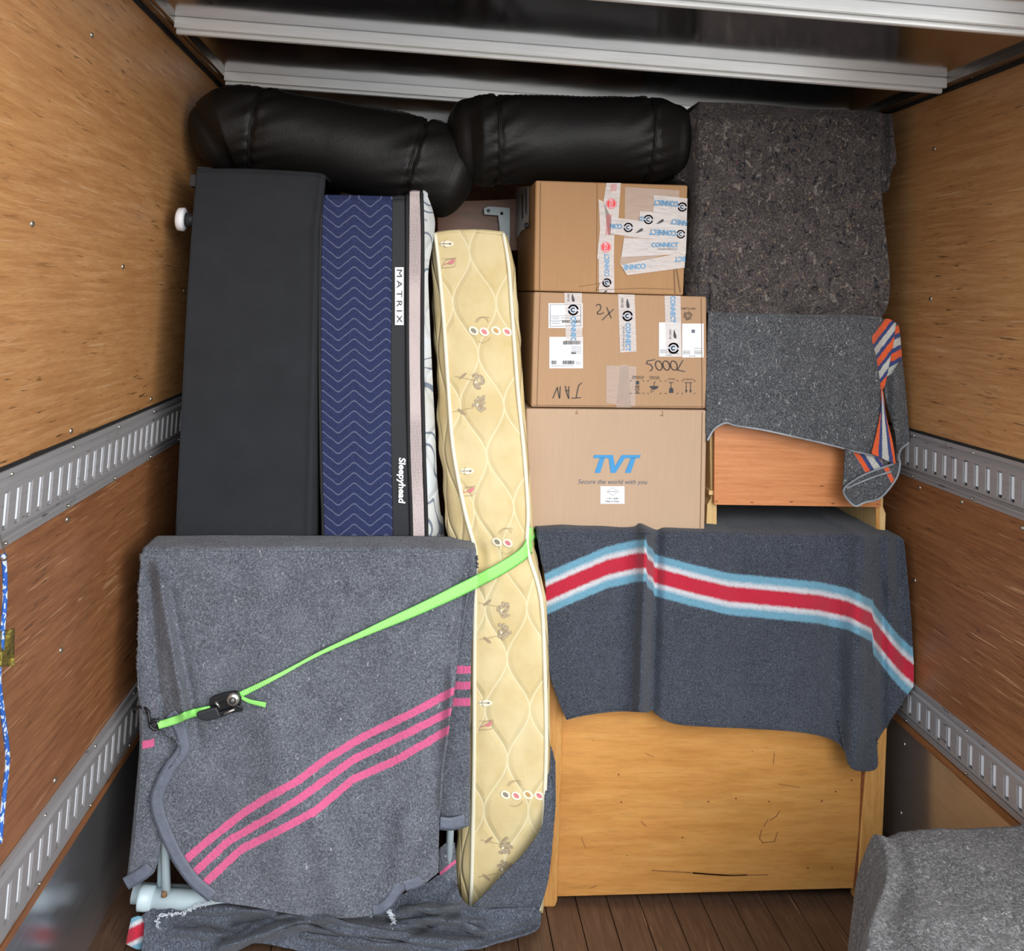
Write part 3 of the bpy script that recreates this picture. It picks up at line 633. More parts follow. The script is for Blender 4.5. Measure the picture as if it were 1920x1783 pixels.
# ---- brown-grey felt over the item on top
brf = fold_fn([(1330, 560, 1400, 575, 10, .012), (1400, 568, 1500, 585, 9, .016), (1500, 585, 1600, 588, 10, .012), (1308, 230, 1296, 540, 12, -.012), (1285, 240, 1290, 400, 9, .018), (1655, 240, 1658, 360, 7, .012), (1380, 260, 1410, 480, 60, -.008), (1560, 300, 1570, 480, 60, .006), (1330, 600, 1640, 606, 9, .02)])
def Dbr(px, py):
    b = 2.512
    if py < 225: b += .0016*(225-py)
    if px < 1312: b += .0022*(1312-px)
    if py > 545: b += -.012*math.sin(min(1, (py-545)/55.)*math.pi)*min(1, max(0, (px-1330)/40.))
    if py > 530 and px < 1332: b += .012
    return b+brf(px, py)
c = Cloth()
top = [(1312, 195), (1400, 198), (1500, 207), (1600, 211), (1655, 216)]
c.coons(top, [(1330, 590), (1400, 596), (1480, 602), (1560, 603), (1632, 600)], [(1312, 195), (1292, 212), (1279, 232), (1284, 290), (1264, 332), (1290, 352), (1290, 450), (1284, 550), (1330, 590)],
        [(1655, 216), (1650, 300), (1655, 380), (1662, 450), (1668, 510), (1667, 560), (1655, 592), (1632, 600)], Dbr, 220, 220, nz=(.010, 6), fuzz=.003)
c.back(top, Dbr, .5, 80, 24)
c.coons([(1650, 214), (1662, 213), (1672, 214)], [(1657, 362), (1660, 360), (1664, 352)], [(1650, 214), (1650, 290), (1657, 362)], [(1672, 214), (1677, 260), (1681, 302), (1668, 322), (1664, 352)], lambda x, y: 2.54+.012*math.sin((x-1650)/5.), 30, 60, nz=(.006, 8), fuzz=.003)
# left side running back
rows, pp = [], []
for j, (x, y) in enumerate(resample([(1312, 195), (1292, 212), (1279, 232), (1284, 290), (1264, 332), (1290, 352), (1290, 450), (1284, 550), (1330, 590)], 60)):
    p = at(x, y, Dbr(x, y)); rows.append([Vector((p.x+.004*k, p.y+.1*k*k*.4+.0*k, p.z)) for k in range(5)][::-1]); pp.append([(x, y)]*5)
c.grid(rows, pp)
o = c.build('felt_pad', M['feltbrown'], None, .008); tag(o, 'thick brown-grey recycled felt pad covering a boxy item at the top right of the load', 'blanket')
# ---- three cartons, stacked
def carton(corners, Y, depth, mat, label, creases=()):
    x0 = sum(p[0] for p in corners)/4; b = at(x0, corners[2][1], Y)
    e = empty('cardboard_box', (b.x, b.y+depth/2, b.z), label, 'box', 'cartons stacked on the cabinet')
    quadbox('carton_body', corners, Y, depth, mat, e, .006)
    return e
b3 = carton([(986, 766), (1326, 769), (1321.5, 997), (990, 992)], 2.50, .42, M['card3'], 'pale plain carton with blue three-letter logo, lowest of the three stacked boxes')
b2 = carton([(1001, 547), (1325, 556), (1326, 766.5), (995.5, 763.5)], 2.505, .46, M['card2'], 'brown carton with handwriting, white labels and three tape strips, middle of the three stacked boxes')
b1 = carton([(1004, 338), (1290, 347), (1281.5, 554), (1001, 545.5)], 2.51, .46, M['card1'], 'brown carton plastered with crossed tape strips, topmost of the three stacked boxes')
def q1(x, y): return (940+x/4.571, 320+y/4.571)
def q2(x, y): return (960+x/3.875, 540+y/3.875)
def logo(k, x, y, r, mi=1, ang=0):
    k.arc(x, y, r, 20+ang, 170+ang, r*.34, mi, 3); k.arc(x, y, r, 200+ang, 350+ang, r*.34, mi, 3); k.arc(x, y, r*.42, 45+ang, 315+ang, r*.26, 0, 3, 10)
def horn(k, x, y, s, ang=0):
    P = [(-8, 5), (-3, 1), (3, -4), (8, -6), (9, -1), (4, 2), (-3, 4.5)]; a = math.radians(ang); c_, q_ = math.cos(a), math.sin(a)
    k.poly([(x+s*(u*c_-v*q_), y+s*(u*q_+v*c_)) for u, v in P], 2, 3)
def tape(box_, Y, polys, marks, name='packing_tape', mat='tape', lv=1):
    k = Ink(Y)
    for p in polys: k.poly(p, 0, lv)
    t = k.build(name, [M[mat]], box_)
    if marks:
        k2 = Ink(Y); marks(k2); k2.build('tape_printing', INK, t)
    return t
# box 1
Yb = 2.51
tape(b1, Yb, [[(1172, 350.6), (1273.6, 357), (1272, 470), (1170, 500), (1162, 494), (1171, 440)]], None, 'document_pouch', 'film', 1)
def mk(k):
    for cx, cy in ((1146.3, 381.7), (1136.2, 463.3)):
        k.poly([(cx+10.3*math.cos(math.radians(22.5+45*i)), cy+10.3*math.sin(math.radians(22.5+45*i))) for i in range(8)], 3, 2)
        k.poly([(cx+9.2*math.cos(math.radians(22.5+45*i)), cy+9.2*math.sin(math.radians(22.5+45*i))) for i in range(8)], 5, 2.4)
        k.poly([(cx+8.6*math.cos(math.radians(22.5+45*i)), cy+8.6*math.sin(math.radians(22.5+45*i))) for i in range(8)], 3, 2.8)
        k.text('STOP', cx, cy, 16, 6.4, -90, 5, 3.4)
    for i in range(5): k.stroke([(1138+i*2.2, 402), (1136+i*2.2, 440)], .7, 3)
    for i in range(5): k.stroke([(1146+i*2.4, 345), (1145+i*2.4, 358)], .7, 3)
tape(b1, Yb, [[(1137, 343), (1164, 343), (1160, 405), (1153, 440), (1140, 440), (1132, 376)], [(1122.5, 373.6), (1131, 378), (1152, 420), (1151, 486), (1119.5, 485), (1125, 430)]], mk, lv=1.4)
def mk(k):
    k.text('CONNECT', 1138, 497, 43, 9, -90, 0, 2.6, space=1.05); logo(k, 1138, 530, 7, 1, 30); horn(k, 1134, 547, .5)
tape(b1, Yb, [[(1122.7, 484), (1151, 486), (1152, 548.6), (1123, 547.6)]], mk, lv=1.2)
for i, (pl_, fn) in enumerate([
    ([(1226, 366), (1289, 372), (1288, 404), (1225, 397)], lambda k: (k.text('CONNECT', 1249, 381, 46, 10.5, 184, 0, 5), logo(k, 1279.5, 388, 7.4))),
    ([(1200, 396), (1288, 403), (1287.5, 430), (1198, 425)], lambda k: (k.text('CO', 1204, 410, 9, 9, 184, 0, 5), logo(k, 1216, 411.5, 7.6), horn(k, 1237, 415.6, .85), k.text('NNECT', 1273, 417, 30, 10, 187, 0, 5))),
    ([(1146, 407), (1200, 414), (1288, 424), (1287, 452), (1200, 446), (1145, 438)], lambda k: (k.text('CON', 1156, 424, 22, 9.5, 183, 0, 5), logo(k, 1178, 426.5, 7.6), horn(k, 1198, 432.7, .85), k.text('CONNECT', 1243, 436, 50, 10.5, 183, 0, 5), logo(k, 1276.5, 439, 7))),
    ([(1170, 447), (1287, 449), (1286, 476), (1165, 482)], lambda k: (k.text('CONNECT', 1247, 459, 50, 9, 0, 0, 5), k.text('SECURITY PRODUCTS', 1252, 467, 36, 3, 0, 4, 5), logo(k, 1212, 460, 7))),
    ([(1164, 497), (1286, 472), (1283.5, 502), (1176, 516)], lambda k: (k.text('CONNE', 1190, 500, 42, 10, 176, 0, 5), logo(k, 1222, 494.6, 7.8), horn(k, 1245, 494.5, .95), k.text('ECT', 1275, 486, 20, 9.5, 176, 0, 5)))]):
    tape(b1, Yb, [pl_], lambda k, fn=fn: [setattr(k, 'e', .0012+.0004*0), fn(k)], lv=1.6+.5*i)
    
nk = Ink(Yb)
nk.stroke([(1014, 342), (1012, 544)], 1.2, 7); nk.stroke([(1120, 343), (1119, 546)], .8, 7); nk.stroke([(1264, 500), (1266, 550)], 2, 7); nk.stroke([(1268, 498), (1276, 548)], 2.4, 7); nk.stroke([(1087, 537), (1125, 531), (1118, 544), (1200, 540), (1262, 542)], .9, 7)
nk.build('crease', INK, b1)
xs = at(1001, 420, 2.51).x-.003
class InkX(Ink):
    def add(s, pts, faces, mi=0, lv=1):
        n = len(s.V)
        for x, y in pts: s.V.append(atx(x, y, xs-s.e*lv))
        s.F += [tuple(i+n for i in f) for f in faces]; s.M += [mi]*len(faces)
kx = InkX(0); kx.poly([(966, 350), (993, 349), (991, 425), (978, 432), (971, 445), (961, 420)], 0, 1); tx = kx.build('packing_tape', [M['tape']], b1)
kx = InkX(0); kx.text('CONNECT', 970, 385, 46, 4, 92, 0, 2); logo(kx, 987, 423, 4.2); kx.stroke([(979, 365), (979, 410)], 2.2, 2); kx.stroke([(986, 355), (986, 400)], 2, 1); kx.build('tape_printing', INK, tx)
# box 2
Yb = 2.505
def dashes(k, x0, y0, n, L, dy, mi=4):
    random.seed(int(x0*7+y0))
    for i in range(n):
        x = x0
        while x < x0+L:
            w_ = random.uniform(1, 3.2); k.stroke([(x, y0+i*dy), (min(x+w_, x0+L), y0+i*dy)], .8, mi, 2.2); x += w_+random.uniform(.8, 1.6)
def barcode(k, x0, y0, w_, h_):
    random.seed(int(x0)); x = x0
    while x < x0+w_:
        t = random.choice((.5, .8, 1.2)); k.rect(x, y0, x+t, y0+h_, 2, 2.2); x += t+random.choice((.6, .9))
def lab(name, x0, y0, x1, y1, fn):
    k = Ink(Yb); k.rect(x0, y0, x1, y1, 0, 1.0); t = k.build(name, [M['white']], b2); k = Ink(Yb); fn(k); k.build('label_printing', INK, t)
lab('shipping_label', 1028.4, 568.4, 1092.5, 615, lambda k: (k.stroke([(1031.5, 571), (1031.5, 612), (1089, 610), (1089, 571), (1031.5, 571)], .6, 2), k.stroke([(1031.5, 592), (1089, 592)], .5, 2), k.stroke([(1031.5, 601), (1089, 600)], .5, 2), dashes(k, 1034, 594.5, 2, 14, 3), dashes(k, 1052, 596, 1, 20, 3), barcode(k, 1054, 601, 14, 4), dashes(k, 1034, 603.5, 2, 16, 3), barcode(k, 1074, 601, 13, 4)))
lab('shipping_label', 1030, 631.6, 1093, 690.5, lambda k: (barcode(k, 1056, 639, 32, 7), dashes(k, 1072, 650, 5, 18, 3), barcode(k, 1071, 660, 9, 4), barcode(k, 1034, 676, 9, 7), barcode(k, 1055, 676, 22, 7), dashes(k, 1035, 686, 1, 40, 3), dashes(k, 1080, 679, 2, 10, 3)))
lab('product_label', 1235.6, 604.5, 1276.8, 668.5, lambda k: (dashes(k, 1238, 656, 3, 12, 2.6, 2), dashes(k, 1255, 660, 2, 17, 2.6, 2), dashes(k, 1248, 666, 1, 12, 2, 2)))
lab('product_label', 1279, 606.6, 1319.5, 670.3, lambda k: (k.rect(1297, 618, 1303, 624, 4, 2), dashes(k, 1302, 653, 1, 14, 2), dashes(k, 1281, 658, 3, 13, 2.6, 2), dashes(k, 1302, 658, 3, 14, 2.6, 2), dashes(k, 1292, 667.5, 1, 12, 2, 2)))
tape(b2, Yb, [[(1058, 548.8), (1091, 549.6), (1092, 645), (1061, 645)]], lambda k: (horn(k, 1075, 558, .8, 110), k.text('100% NZ', 1066, 558, 14, 3.4, 90, 2, 3), logo(k, 1075, 581, 8.6), k.text('CONNEC', 1075.5, 616, 45, 9.5, 90, 0, 3)), lv=1.5)
tape(b2, Yb, [[(1158.7, 551.6), (1189.7, 552.4), (1193.5, 659), (1162.6, 661)]], lambda k: (horn(k, 1178, 568.4, .95, 112), k.text('100% NZ', 1167, 568, 18, 4, 90, 2, 3), logo(k, 1176.8, 592.4, 8.4), k.text('CONNECT', 1178, 631.6, 53, 9.5, 90, 0, 3), k.text('SECURITY PRODUCTS', 1169.5, 634, 44, 3, 90, 4, 3)), lv=1.5)
tape(b2, Yb, [[(1246, 554.2), (1276, 555), (1278, 668), (1249, 667)]], lambda k: (k.text('CONNECT', 1262, 580, 50, 9.5, 90, 0, 3), horn(k, 1266, 626, .85, 112), k.text('100% NZ', 1257, 627, 18, 3.6, 90, 2, 3), logo(k, 1263, 652.8, 8.8)), lv=1.5)
tape(b2, Yb, [[(1137, 685), (1193, 687), (1191, 762), (1137, 755)], [(1163, 684), (1178, 684), (1184, 764), (1155, 764)]], None, 'clear_tape', 'film', 1.2)
nk = Ink(Yb); Z = lambda *p: [q2(a, b) for a, b in p]
H = 1.5
nk.stroke(Z((612, 128), (622, 120), (640, 120), (648, 138), (640, 160), (622, 175), (622, 187), (642, 190), (668, 178)), H, 2)
nk.stroke(Z((690, 140), (705, 180), (722, 218)), H, 2); nk.stroke(Z((738, 155), (700, 190), (657, 232)), H, 2)
nk.stroke(Z((507, 690), (487, 705), (478, 740), (467, 796)), H, 2); nk.stroke(Z((435, 801), (500, 796)), H, 2)
nk.stroke(Z((388, 712), (400, 770), (413, 803), (412, 755), (414, 714)), H, 2); nk.stroke(Z((390, 745), (414, 745)), H, 2)
nk.stroke(Z((352, 716), (348, 795), (345, 800), (330, 722), (298, 800)), H, 2)
nk.stroke(Z((1040, 520), (985, 530), (978, 548), (1008, 556), (1022, 575), (1018, 595), (1003, 602)), H, 2)
for cx in (1068, 1122, 1177): nk.stroke([q2(cx+24*math.cos(t*math.pi/8)+6*math.sin(t*math.pi/8), 563+34*math.sin(t*math.pi/8)) for t in range(17)], H, 2)
nk.stroke(Z((1242, 526), (1222, 560), (1203, 596), (1257, 607)), H, 2)
nk.build('handwriting', INK, b2)
nk = Ink(Yb)
for x in (1267, 1298): nk.stroke(Z((x, 688), (x, 750)), 1, 2); nk.poly(Z((x-9, 742), (x+9, 742), (x, 764)), 2)
nk.stroke(Z((1255, 687), (1310, 687)), .9, 2)
nk.stroke(Z((1140, 686), (1176, 686)), 1, 2); nk.stroke(Z((1157, 686), (1157, 728)), .9, 2); nk.poly(Z((1142, 762), (1142, 735), (1150, 724), (1165, 724), (1173, 735), (1173, 762)), 2)
nk.poly(Z((1000, 712), (1066, 712), (1058, 728), (1042, 738), (1026, 738), (1008, 728)), 2); nk.stroke(Z((1033, 712), (1033, 690), (1037, 682), (1044, 684)), .9, 2)
for a, b in ((1008, 742), (1016, 750), (1022, 738), (1030, 748), (1012, 757)): nk.ell(*q2(a, b), .6, 1.1, 20, 2)
nk.poly(Z((898, 675), (924, 675), (924, 700), (898, 700)), 2); nk.stroke(Z((899, 708), (923, 708), (923, 738), (899, 738), (899, 708)), .8, 2); nk.text('6', *q2(911, 722), 3.4, 5, 180, 2); nk.stroke(Z((897, 765), (925, 743)), .8, 2); nk.stroke(Z((897, 743), (925, 765)), .8, 2); nk.stroke(Z((889, 765), (933, 765)), .8, 2)
for x0, x1 in ((862, 957), (988, 1082), (1115, 1206), (1237, 1330)):
    for x, d in ((x0, 1), (x1, -1)):
        for y, e_ in ((672, 1), (768, -1)): nk.stroke(Z((x, y+e_*8), (x, y), (x+d*8, y)), .7, 2)
for tx_, cx, cy, L in (('STACKING LIMIT', 915, 655, 22), ('BY NUMBER', 915, 643, 22), ('KEEP AWAY', 1036, 657, 19), ('FROM RAIN', 1036, 645, 18), ('FRAGILE', 1159, 661, 13), ('THIS SIDE UP', 1283, 663, 20)): nk.text(tx_, *q2(cx, cy), L, 2.6, 180, 2)
nk.text('RECYCLABLE', 1290.5, 578.5, 26, 3.6, 180, 2)
for a0 in (90, 210, 330):
    vx = [(1290+9.5*math.cos(math.radians(a0+d)), 592+9.5*math.sin(math.radians(a0+d))) for d in (0, 120)]
    g = lambda t, n_=0: (vx[0][0]+(vx[1][0]-vx[0][0])*t+n_*(vx[1][1]-vx[0][1])/16, vx[0][1]+(vx[1][1]-vx[0][1])*t-n_*(vx[1][0]-vx[0][0])/16)
    nk.stroke([g(.14, 1.2), g(.60, 1.2), g(.60, 2.8), g(.86, 0), g(.60, -2.8), g(.60, -1.2), g(.14, -1.2), g(.14, 1.2)], .8, 2)
nk.stroke([(1013, 550), (1007, 763)], 1, 7); nk.stroke([(1315, 558), (1317, 765)], 1, 7); nk.stroke([(1000, 759.5), (1322, 762.5)], .8, 7); nk.build('box_printing', INK, b2)
# box 3
Yb = 2.50; nk = Ink(Yb)
for pl_ in (((597, 1213), (715, 1213), (708, 1236), (590, 1236)), ((639, 1234), (674, 1234), (640, 1343), (600, 1343)), ((700, 1213), (734, 1213), (748, 1296), (798, 1213), (836, 1213), (752, 1343), (717, 1343)), ((826, 1213), (936, 1213), (926, 1236), (812, 1236)), ((864, 1234), (899, 1234), (862, 1343), (820, 1343))): nk.poly(Z(*pl_), 6, 1+.05*len(pl_))
nk.build('printed_logo', INK, b3)
nk = Ink(Yb); nk.text('Secure the world with you', 1149, 904.5, 130, 11.5, .4, 4, 1, .25); nk.build('printed_slogan', INK, b3)
nk = Ink(Yb); nk.rect(1125.7, 911.6, 1171, 944.6, 5, 1); t = nk.build('white_label', INK, b3)
nk = Ink(Yb); nk.stroke([(1138, 921.5), (1148.5, 914.5), (1159.5, 921.5), (1148.5, 929), (1138, 921.5)], .5, 4); nk.text('C-NO. 46/86', 1148, 934.6, 22, 3, 0, 2); nk.text('Made in China', 1148, 939.8, 25, 3.4, 0, 2); dashes(nk, 1141, 921.5, 1, 15, 3, 2); nk.build('label_printing', INK, t)
nk = Ink(Yb); nk.stroke([(1317, 772), (1313, 992)], 1, 7); nk.stroke([(1082, 769), (1080, 776), (1084, 774)], .8, 7); nk.stroke([(1242, 770), (1243, 780), (1238, 778)], .8, 7); nk.build('crease', INK, b3)
# ---- charcoal bed base
bb = empty('bed_base', (at(460, 1500, 2.9).x, 2.9, 0), 'charcoal fabric covered bed base standing on its side next to the left wall', 'bed base')
c = Cloth()
def Dbb(px, py):
    xe = np.interp(py, [336, 430, 560, 1030], [604, 592, 590, 578])
    return 2.452+.006*math.exp(-((py-345)/6.)**2)*0-.006*math.exp(-((px-xe)/6)**2)+(.05*((px-xe)/26.)**1.5 if px > xe else 0)+(.02*((372-px)/14.)**2 if px < 368-.045*(py-320) and py < 1040 else 0)*0
top = [(368, 320), (440, 321), (540, 325), (600, 330), (611, 340)]
c.coons(top, [(309, 1550), (400, 1551), (500, 1552), (560, 1552), (583, 1552)], [(368, 320), (352, 539), (339, 790), (328, 1029), (309, 1550)], [(611, 340), (605, 400), (600, 500), (597, 700), (597, 1030), (583, 1552)], Dbb, 60, 160, nz=(.003, 3), fuzz=0)
c.back(top, Dbb, .9, 50, 14)
rows, pp = [], []
for x, y in resample([(368, 320), (352, 539), (339, 790), (328, 1029), (309, 1550)], 40):
    p = at(x, y, Dbb(x, y)); rows.append([Vector((p.x, p.y+d, p.z)) for d in (.9, .45, .2, .05, 0)]); pp.append([(x, y)]*5)
c.grid(rows, pp)
rows, pp = [], []
for x, y in resample([(611, 340), (605, 400), (600, 500), (597, 700), (597, 1030), (583, 1552)], 40):
    p = at(x, y, Dbb(x, y)); rows.append([Vector((p.x-.03*min(1, d*10), p.y+d, p.z)) for d in (0, .1, .85)]); pp.append([(x, y)]*3)
c.grid(rows, pp)
c.build('fabric_cover', M['charcoal'], bb, .003)
cs = at(345, 412, 2.52); xb = at(358, 412, 2.50).x
cst = mesh('castor', *tubev([(cs.x+.010, 2.51, cs.z), (xb+.012, 2.51, cs.z)], .020, 14), M['blackp'], bb, True)
V, Fc = tubev([(cs.x-.016, 2.51, cs.z), (cs.x-.012, 2.51, cs.z), (cs.x+.004, 2.51, cs.z), (cs.x+.008, 2.51, cs.z)], [.026, .033, .034, .028], 24); mesh('wheel', V, Fc, M['white'], cst, True)
V, Fc = tubev([(cs.x-.018, 2.51, cs.z), (cs.x+.012, 2.51, cs.z)], [.020, .020], 18); mesh('wheel_hub', V, Fc, M['blackp'], cst, True)
p = at(361, 338, 2.49); multi('bracket', [(p.x-.008, p.x+.014, 2.49, 2.55, p.z-.018, p.z+.018)], M['blackp'], bb, .002)
p = at(385, 318, 2.5); multi('zip_end', [(p.x-.02, p.x+.02, 2.49, 2.53, p.z-.004, p.z+.006)], M['blackp'], bb, .002)
# ---- navy wave mattress
mt = empty('mattress', (at(715, 1500, 2.9).x, 2.9, 0), 'navy blue wave-patterned mattress with black band and white quilted top, beside charcoal bed base', 'mattress')
EX = lambda pts: pts+[(pts[-1][0]+(1 if pts[-1][0] > 700 else 0)*4, 1556)]
eL = EX([(604, 371), (600.5, 500), (600, 700), (603, 900), (606, 1030)]); eB = EX([(735.6, 373), (734, 560), (732.6, 700), (734, 880), (736.5, 1030)])
eP = EX([(759, 372), (760, 520), (761, 690), (765, 870), (770, 1030)]); eM0 = EX([(768, 364), (767, 500), (767, 690), (770, 880), (774, 1030)])
eM1 = EX([(787, 364), (789, 450), (788, 690), (792, 880), (796.5, 1030)]); eQ = EX([(793, 362), (795, 450), (795, 690), (799, 880), (803, 1030)])
eO = EX([(802, 368), (816, 419), (804, 500), (804, 556), (812, 726), (816, 800), (820, 897), (826, 960), (834, 1030)])
def Dm(px, py): return 2.462-.006*math.sin(min(1, max(0, (px-600)/135.))*math.pi)
def strip_part(name, a, b, mat, nu, nv, D, uvf=None, backd=.9, seg=.003):
    c = Cloth(); tp = [a[0], ((a[0][0]+b[0][0])/2, (a[0][1]+b[0][1])/2-1.0), b[0]]
    W, PP = c.coons(tp, [a[-1], ((a[-1][0]+b[-1][0])/2, a[-1][1]), b[-1]], a, b, D, nu, nv, nz=(.002, 5), fuzz=0)
    if uvf: c.U = [uvf(*p) for p in c.P]
    n0 = len(c.V); c.back(tp, D, backd, nu, 12)
    if uvf: c.U[n0:] = [uvf(*p) for p in c.P[n0:]]
    return c.build(name, mat, mt, seg)
strip_part('side_border', eL, eB, M['wave'], 60, 160, Dm, lambda x, y: ((x-664)/60., y/19.3))
bd = strip_part('black_band', eB, eP, M['band'], 16, 120, Dm)
strip_part('mesh_border', eM0, eM1, M['mesh'], 16, 120, lambda x, y: 2.458)
strip_part('quilted_top', eQ, eO, M['whiteq'], 24, 160, lambda x, y: 2.463+.0000+.05*max(0, (x-np.interp(y, [360, 1030], [794, 803]))/26.)**1.6, lambda x, y: (x, y))
for nm, ed in (('piping', [(q[0]-.5, q[1]) for q in eL]), ('piping', [((a[0]+b[0])/2, (a[1]+b[1])/2) for a, b in zip(resample(eP, 20), resample(eM0, 20))]), ('piping', [((a[0]+b[0])/2, (a[1]+b[1])/2) for a, b in zip(resample(eM1, 20), resample(eQ, 20))])):
    P_ = [at(x, y, 2.461) for x, y in resample(ed, 60)]; P_ = [P_[0]+Vector((0, .5, .004)), P_[0]+Vector((0, .05, .004)), P_[0]+Vector((0, .008, .002))]+P_
    tube(nm, P_, .0062 if ed[0][0] > 620 else .0045, M['piping'], mt, 8)
a_ = at(606, 380, 2.5); b_ = at(800, 380, 2.5); a2 = at(608, 1540, 2.5); b2_ = at(800, 1540, 2.5)
vs = [(a2.x, 2.52, a2.z), (b2_.x, 2.52, a2.z), (b2_.x, 3.3, a2.z), (a2.x, 3.3, a2.z), (a_.x, 2.52, a_.z-.01), (b_.x, 2.52, a_.z-.01), (b_.x, 3.3, a_.z-.01), (a_.x, 3.3, a_.z-.01)]
mesh('foam_core', vs, boxv(0, 1, 0, 1, 0, 1)[1], M['band'], mt)
nk = Ink(0, fn=lambda x, y: Dm(x, y)-.0035); nk.rect(740.5, 501, 757, 609.5, 5, 1); t = nk.build('white_label', INK, mt)
nk = Ink(0, fn=lambda x, y: Dm(x, y)-.0035); nk.text('MATRIX', 749, 555.5, 100, 10, 90, 2, 2.2, 0, 1.45); nk.build('label_printing', INK, t)
nk = Ink(0, fn=lambda x, y: Dm(x, y)-.0045)
nk.text('Sleepyhead', 752, 901, 86, 17, 90.5, 5, 1.2, .1, 1.0, .035)
nk.build('white_lettering', INK, mt)
# ---- cream floral mattress
cm = empty('mattress', (at(900, 1650, 2.8).x, 2.8, 0), 'old cream floral quilted mattress standing on end, squeezed by the green strap', 'mattress')
yv = [440, 500, 600, 733, 844, 955, 1011, 1040, 1121, 1242, 1404, 1537, 1640, 1712]
lp = [816, 823, 832, 841, 850, 871, 886, 892, 891, 889.5, 889, 887, 885, 882]
rp_ = [944, 954, 961, 971, 982, 990, 988, 991, 1014, 1021, 1024, 1019, 1015, 1010]
lo = [811, 807, 813, 819, 824, 834, 842, 850, 862, 868, 868, 862, 850, 868]
ro = [947, 966, 972, 981, 985, 994, 998, 1006, 1022, 1026, 1027, 1023, 1019, 1014]
def fi(a): return lambda y: float(np.interp(y, yv, a))
LP, RP, LO, RO = fi(lp), fi(rp_), fi(lo), fi(ro)
def Dcm(px, py):
    u = (px-LP(py))/max(1, RP(py)-LP(py)); b = float(np.interp(py, [440, 700, 1000, 1100, 1500, 1712], [2.50, 2.455, 2.400, 2.395, 2.40, 2.43]))
    pin = math.exp(-((py-1040)/26.)**2)
    return b-.012*(1-(2*u-1)**2)-.002*math.cos(u*math.pi*8)*pin+.012*pin
c = Cloth(); E1 = [(LP(y), y) for y in yv]; E2 = [(RP(y), y) for y in yv]
tp = [(816, 441), (850, 436), (900, 436), (944, 440)]
c.coons(tp, [(882, 1712), (945, 1712), (1010, 1712)], E1, E2, Dcm, 70, 300, nz=(.003, 9), fuzz=0)
c.U = [(88*1.6*(p[0]-LP(p[1]))/(RP(p[1])-LP(p[1])), p[1]) for p in c.P]; n0 = len(c.V)
c.back(tp, Dcm, .85, 70, 20); c.U[n0:] = [(88*1.6*(p[0]-LP(p[1]))/(RP(p[1])-LP(p[1])), p[1]) for p in c.P[n0:]]
fr = c.build('side_border', M['cream'], cm, .003)
for nm, LPf, LOf, sg in (('quilted_face', LP, LO, -1), ('quilted_face', RP, RO, 1)):
    c = Cloth(); rows, pp = [], []
    for y in np.linspace(441, 1712, 150):
        a = at(LPf(y), y, Dcm(LPf(y), y)); b = at(LOf(y), y, Dcm(LPf(y), y)+.05)
        q = .006*math.sin(y/30.)+.004*math.sin(y/11.)
        r = [a+Vector((0, .001, 0)), a.lerp(b, .45)+Vector((sg*(.010), 0, 0)), b+Vector((sg*q*.5, 0, 0)), b+Vector((sg*q*.5-sg*.02, .10, 0)), b+Vector((-sg*.028+sg*q*.3, .35, 0)), b+Vector((-sg*.03, .80, 0))]
        rr = [Vector((np.interp(t, range(6), [v.x for v in r]), np.interp(t, range(6), [v.y for v in r]), np.interp(t, range(6), [v.z for v in r]))) for t in np.linspace(0, 5, 16)]
        rows.append(rr if sg > 0 else rr[::-1]); pp.append([(k*20, y) for k in range(16)])
    c.grid(rows, pp, uvs=pp); c.build(nm, M['cream'], cm, .003)
for Ef in (E1, E2):
    P_ = [at(x, y, Dcm(x, y)-.003) for x, y in resample(Ef, 120)]; P_ = [P_[0]+Vector((0, .7, -.002)), P_[0]+Vector((0, .06, .002)), P_[0]+Vector((0, .01, .002))]+P_
    tube('piping', P_, .0058, M['creampipe'], cm, 10)
def NK():
    global nk
    nk = Ink(0, fn=lambda x, y: Dcm(x, y)-.0022); return nk
def MB_(): nk.build('printed_motif', [M['flower'], M['leafpink'], M['leafgrey'], M['leafbrown'], M['petal']], cm)
def flower(x, y, s=1):
    for i in range(8):
        a = i*math.pi*2/8+x; q_ = 7+2.5*math.sin(i*2.3+y); nk.ell(x+q_*math.cos(a), y+1.5*q_*math.sin(a), 6, 3.6, i*50+y, 0, .8+.05*i); nk.arc(x+q_*math.cos(a), y+1.5*q_*math.sin(a), 3, i*40, 200+i*40, .5, 4, 1.6, 7)
    nk.ell(x-5, y+2, 1.8*s, 2.6*s, 0, 4, 1.5)
for (x, y) in ((897, 714), (900, 757), (945, 1143), (945, 1184), (948, 1588), (946, 1628)): NK(); flower(x, y); MB_()
for y0_, dx in ((620, 0), (1490, 60), (1016, 44)):
    for i, (x, m_) in enumerate(((888, 2), (908, 1), (930, 3), (951, 1))):
        if y0_ == 1016 and i > 1: continue
        NK()
        nk.ell(x+dx, y0_+(i % 2)*2, 10, 7.5, 30, 4, .6); nk.ell(x+dx, y0_+(i % 2)*2, 6.2, 3.8, 40, m_, 1.1)
        if i == 0: nk.arc(904+dx, y0_-14, 12, 190, 350, .8, 0); nk.arc(910+dx, y0_-10, 16, 200, 300, .7, 0); nk.arc(905+dx, y0_+6, 16, 20, 120, .6, 0)
        MB_()
for (x, y) in ((838, 457), (876, 883), (910, 1318)):
    NK(); nk.ell(x, y, 13, 6, 0, 4, .5); nk.stroke([(x-12, y), (x+6, y)], 1.2, 2); nk.ell(x+6, y, 2.5, 2, 0, 2); nk.arc(x+2, y, 8, 120, 240, .8, 0); MB_()
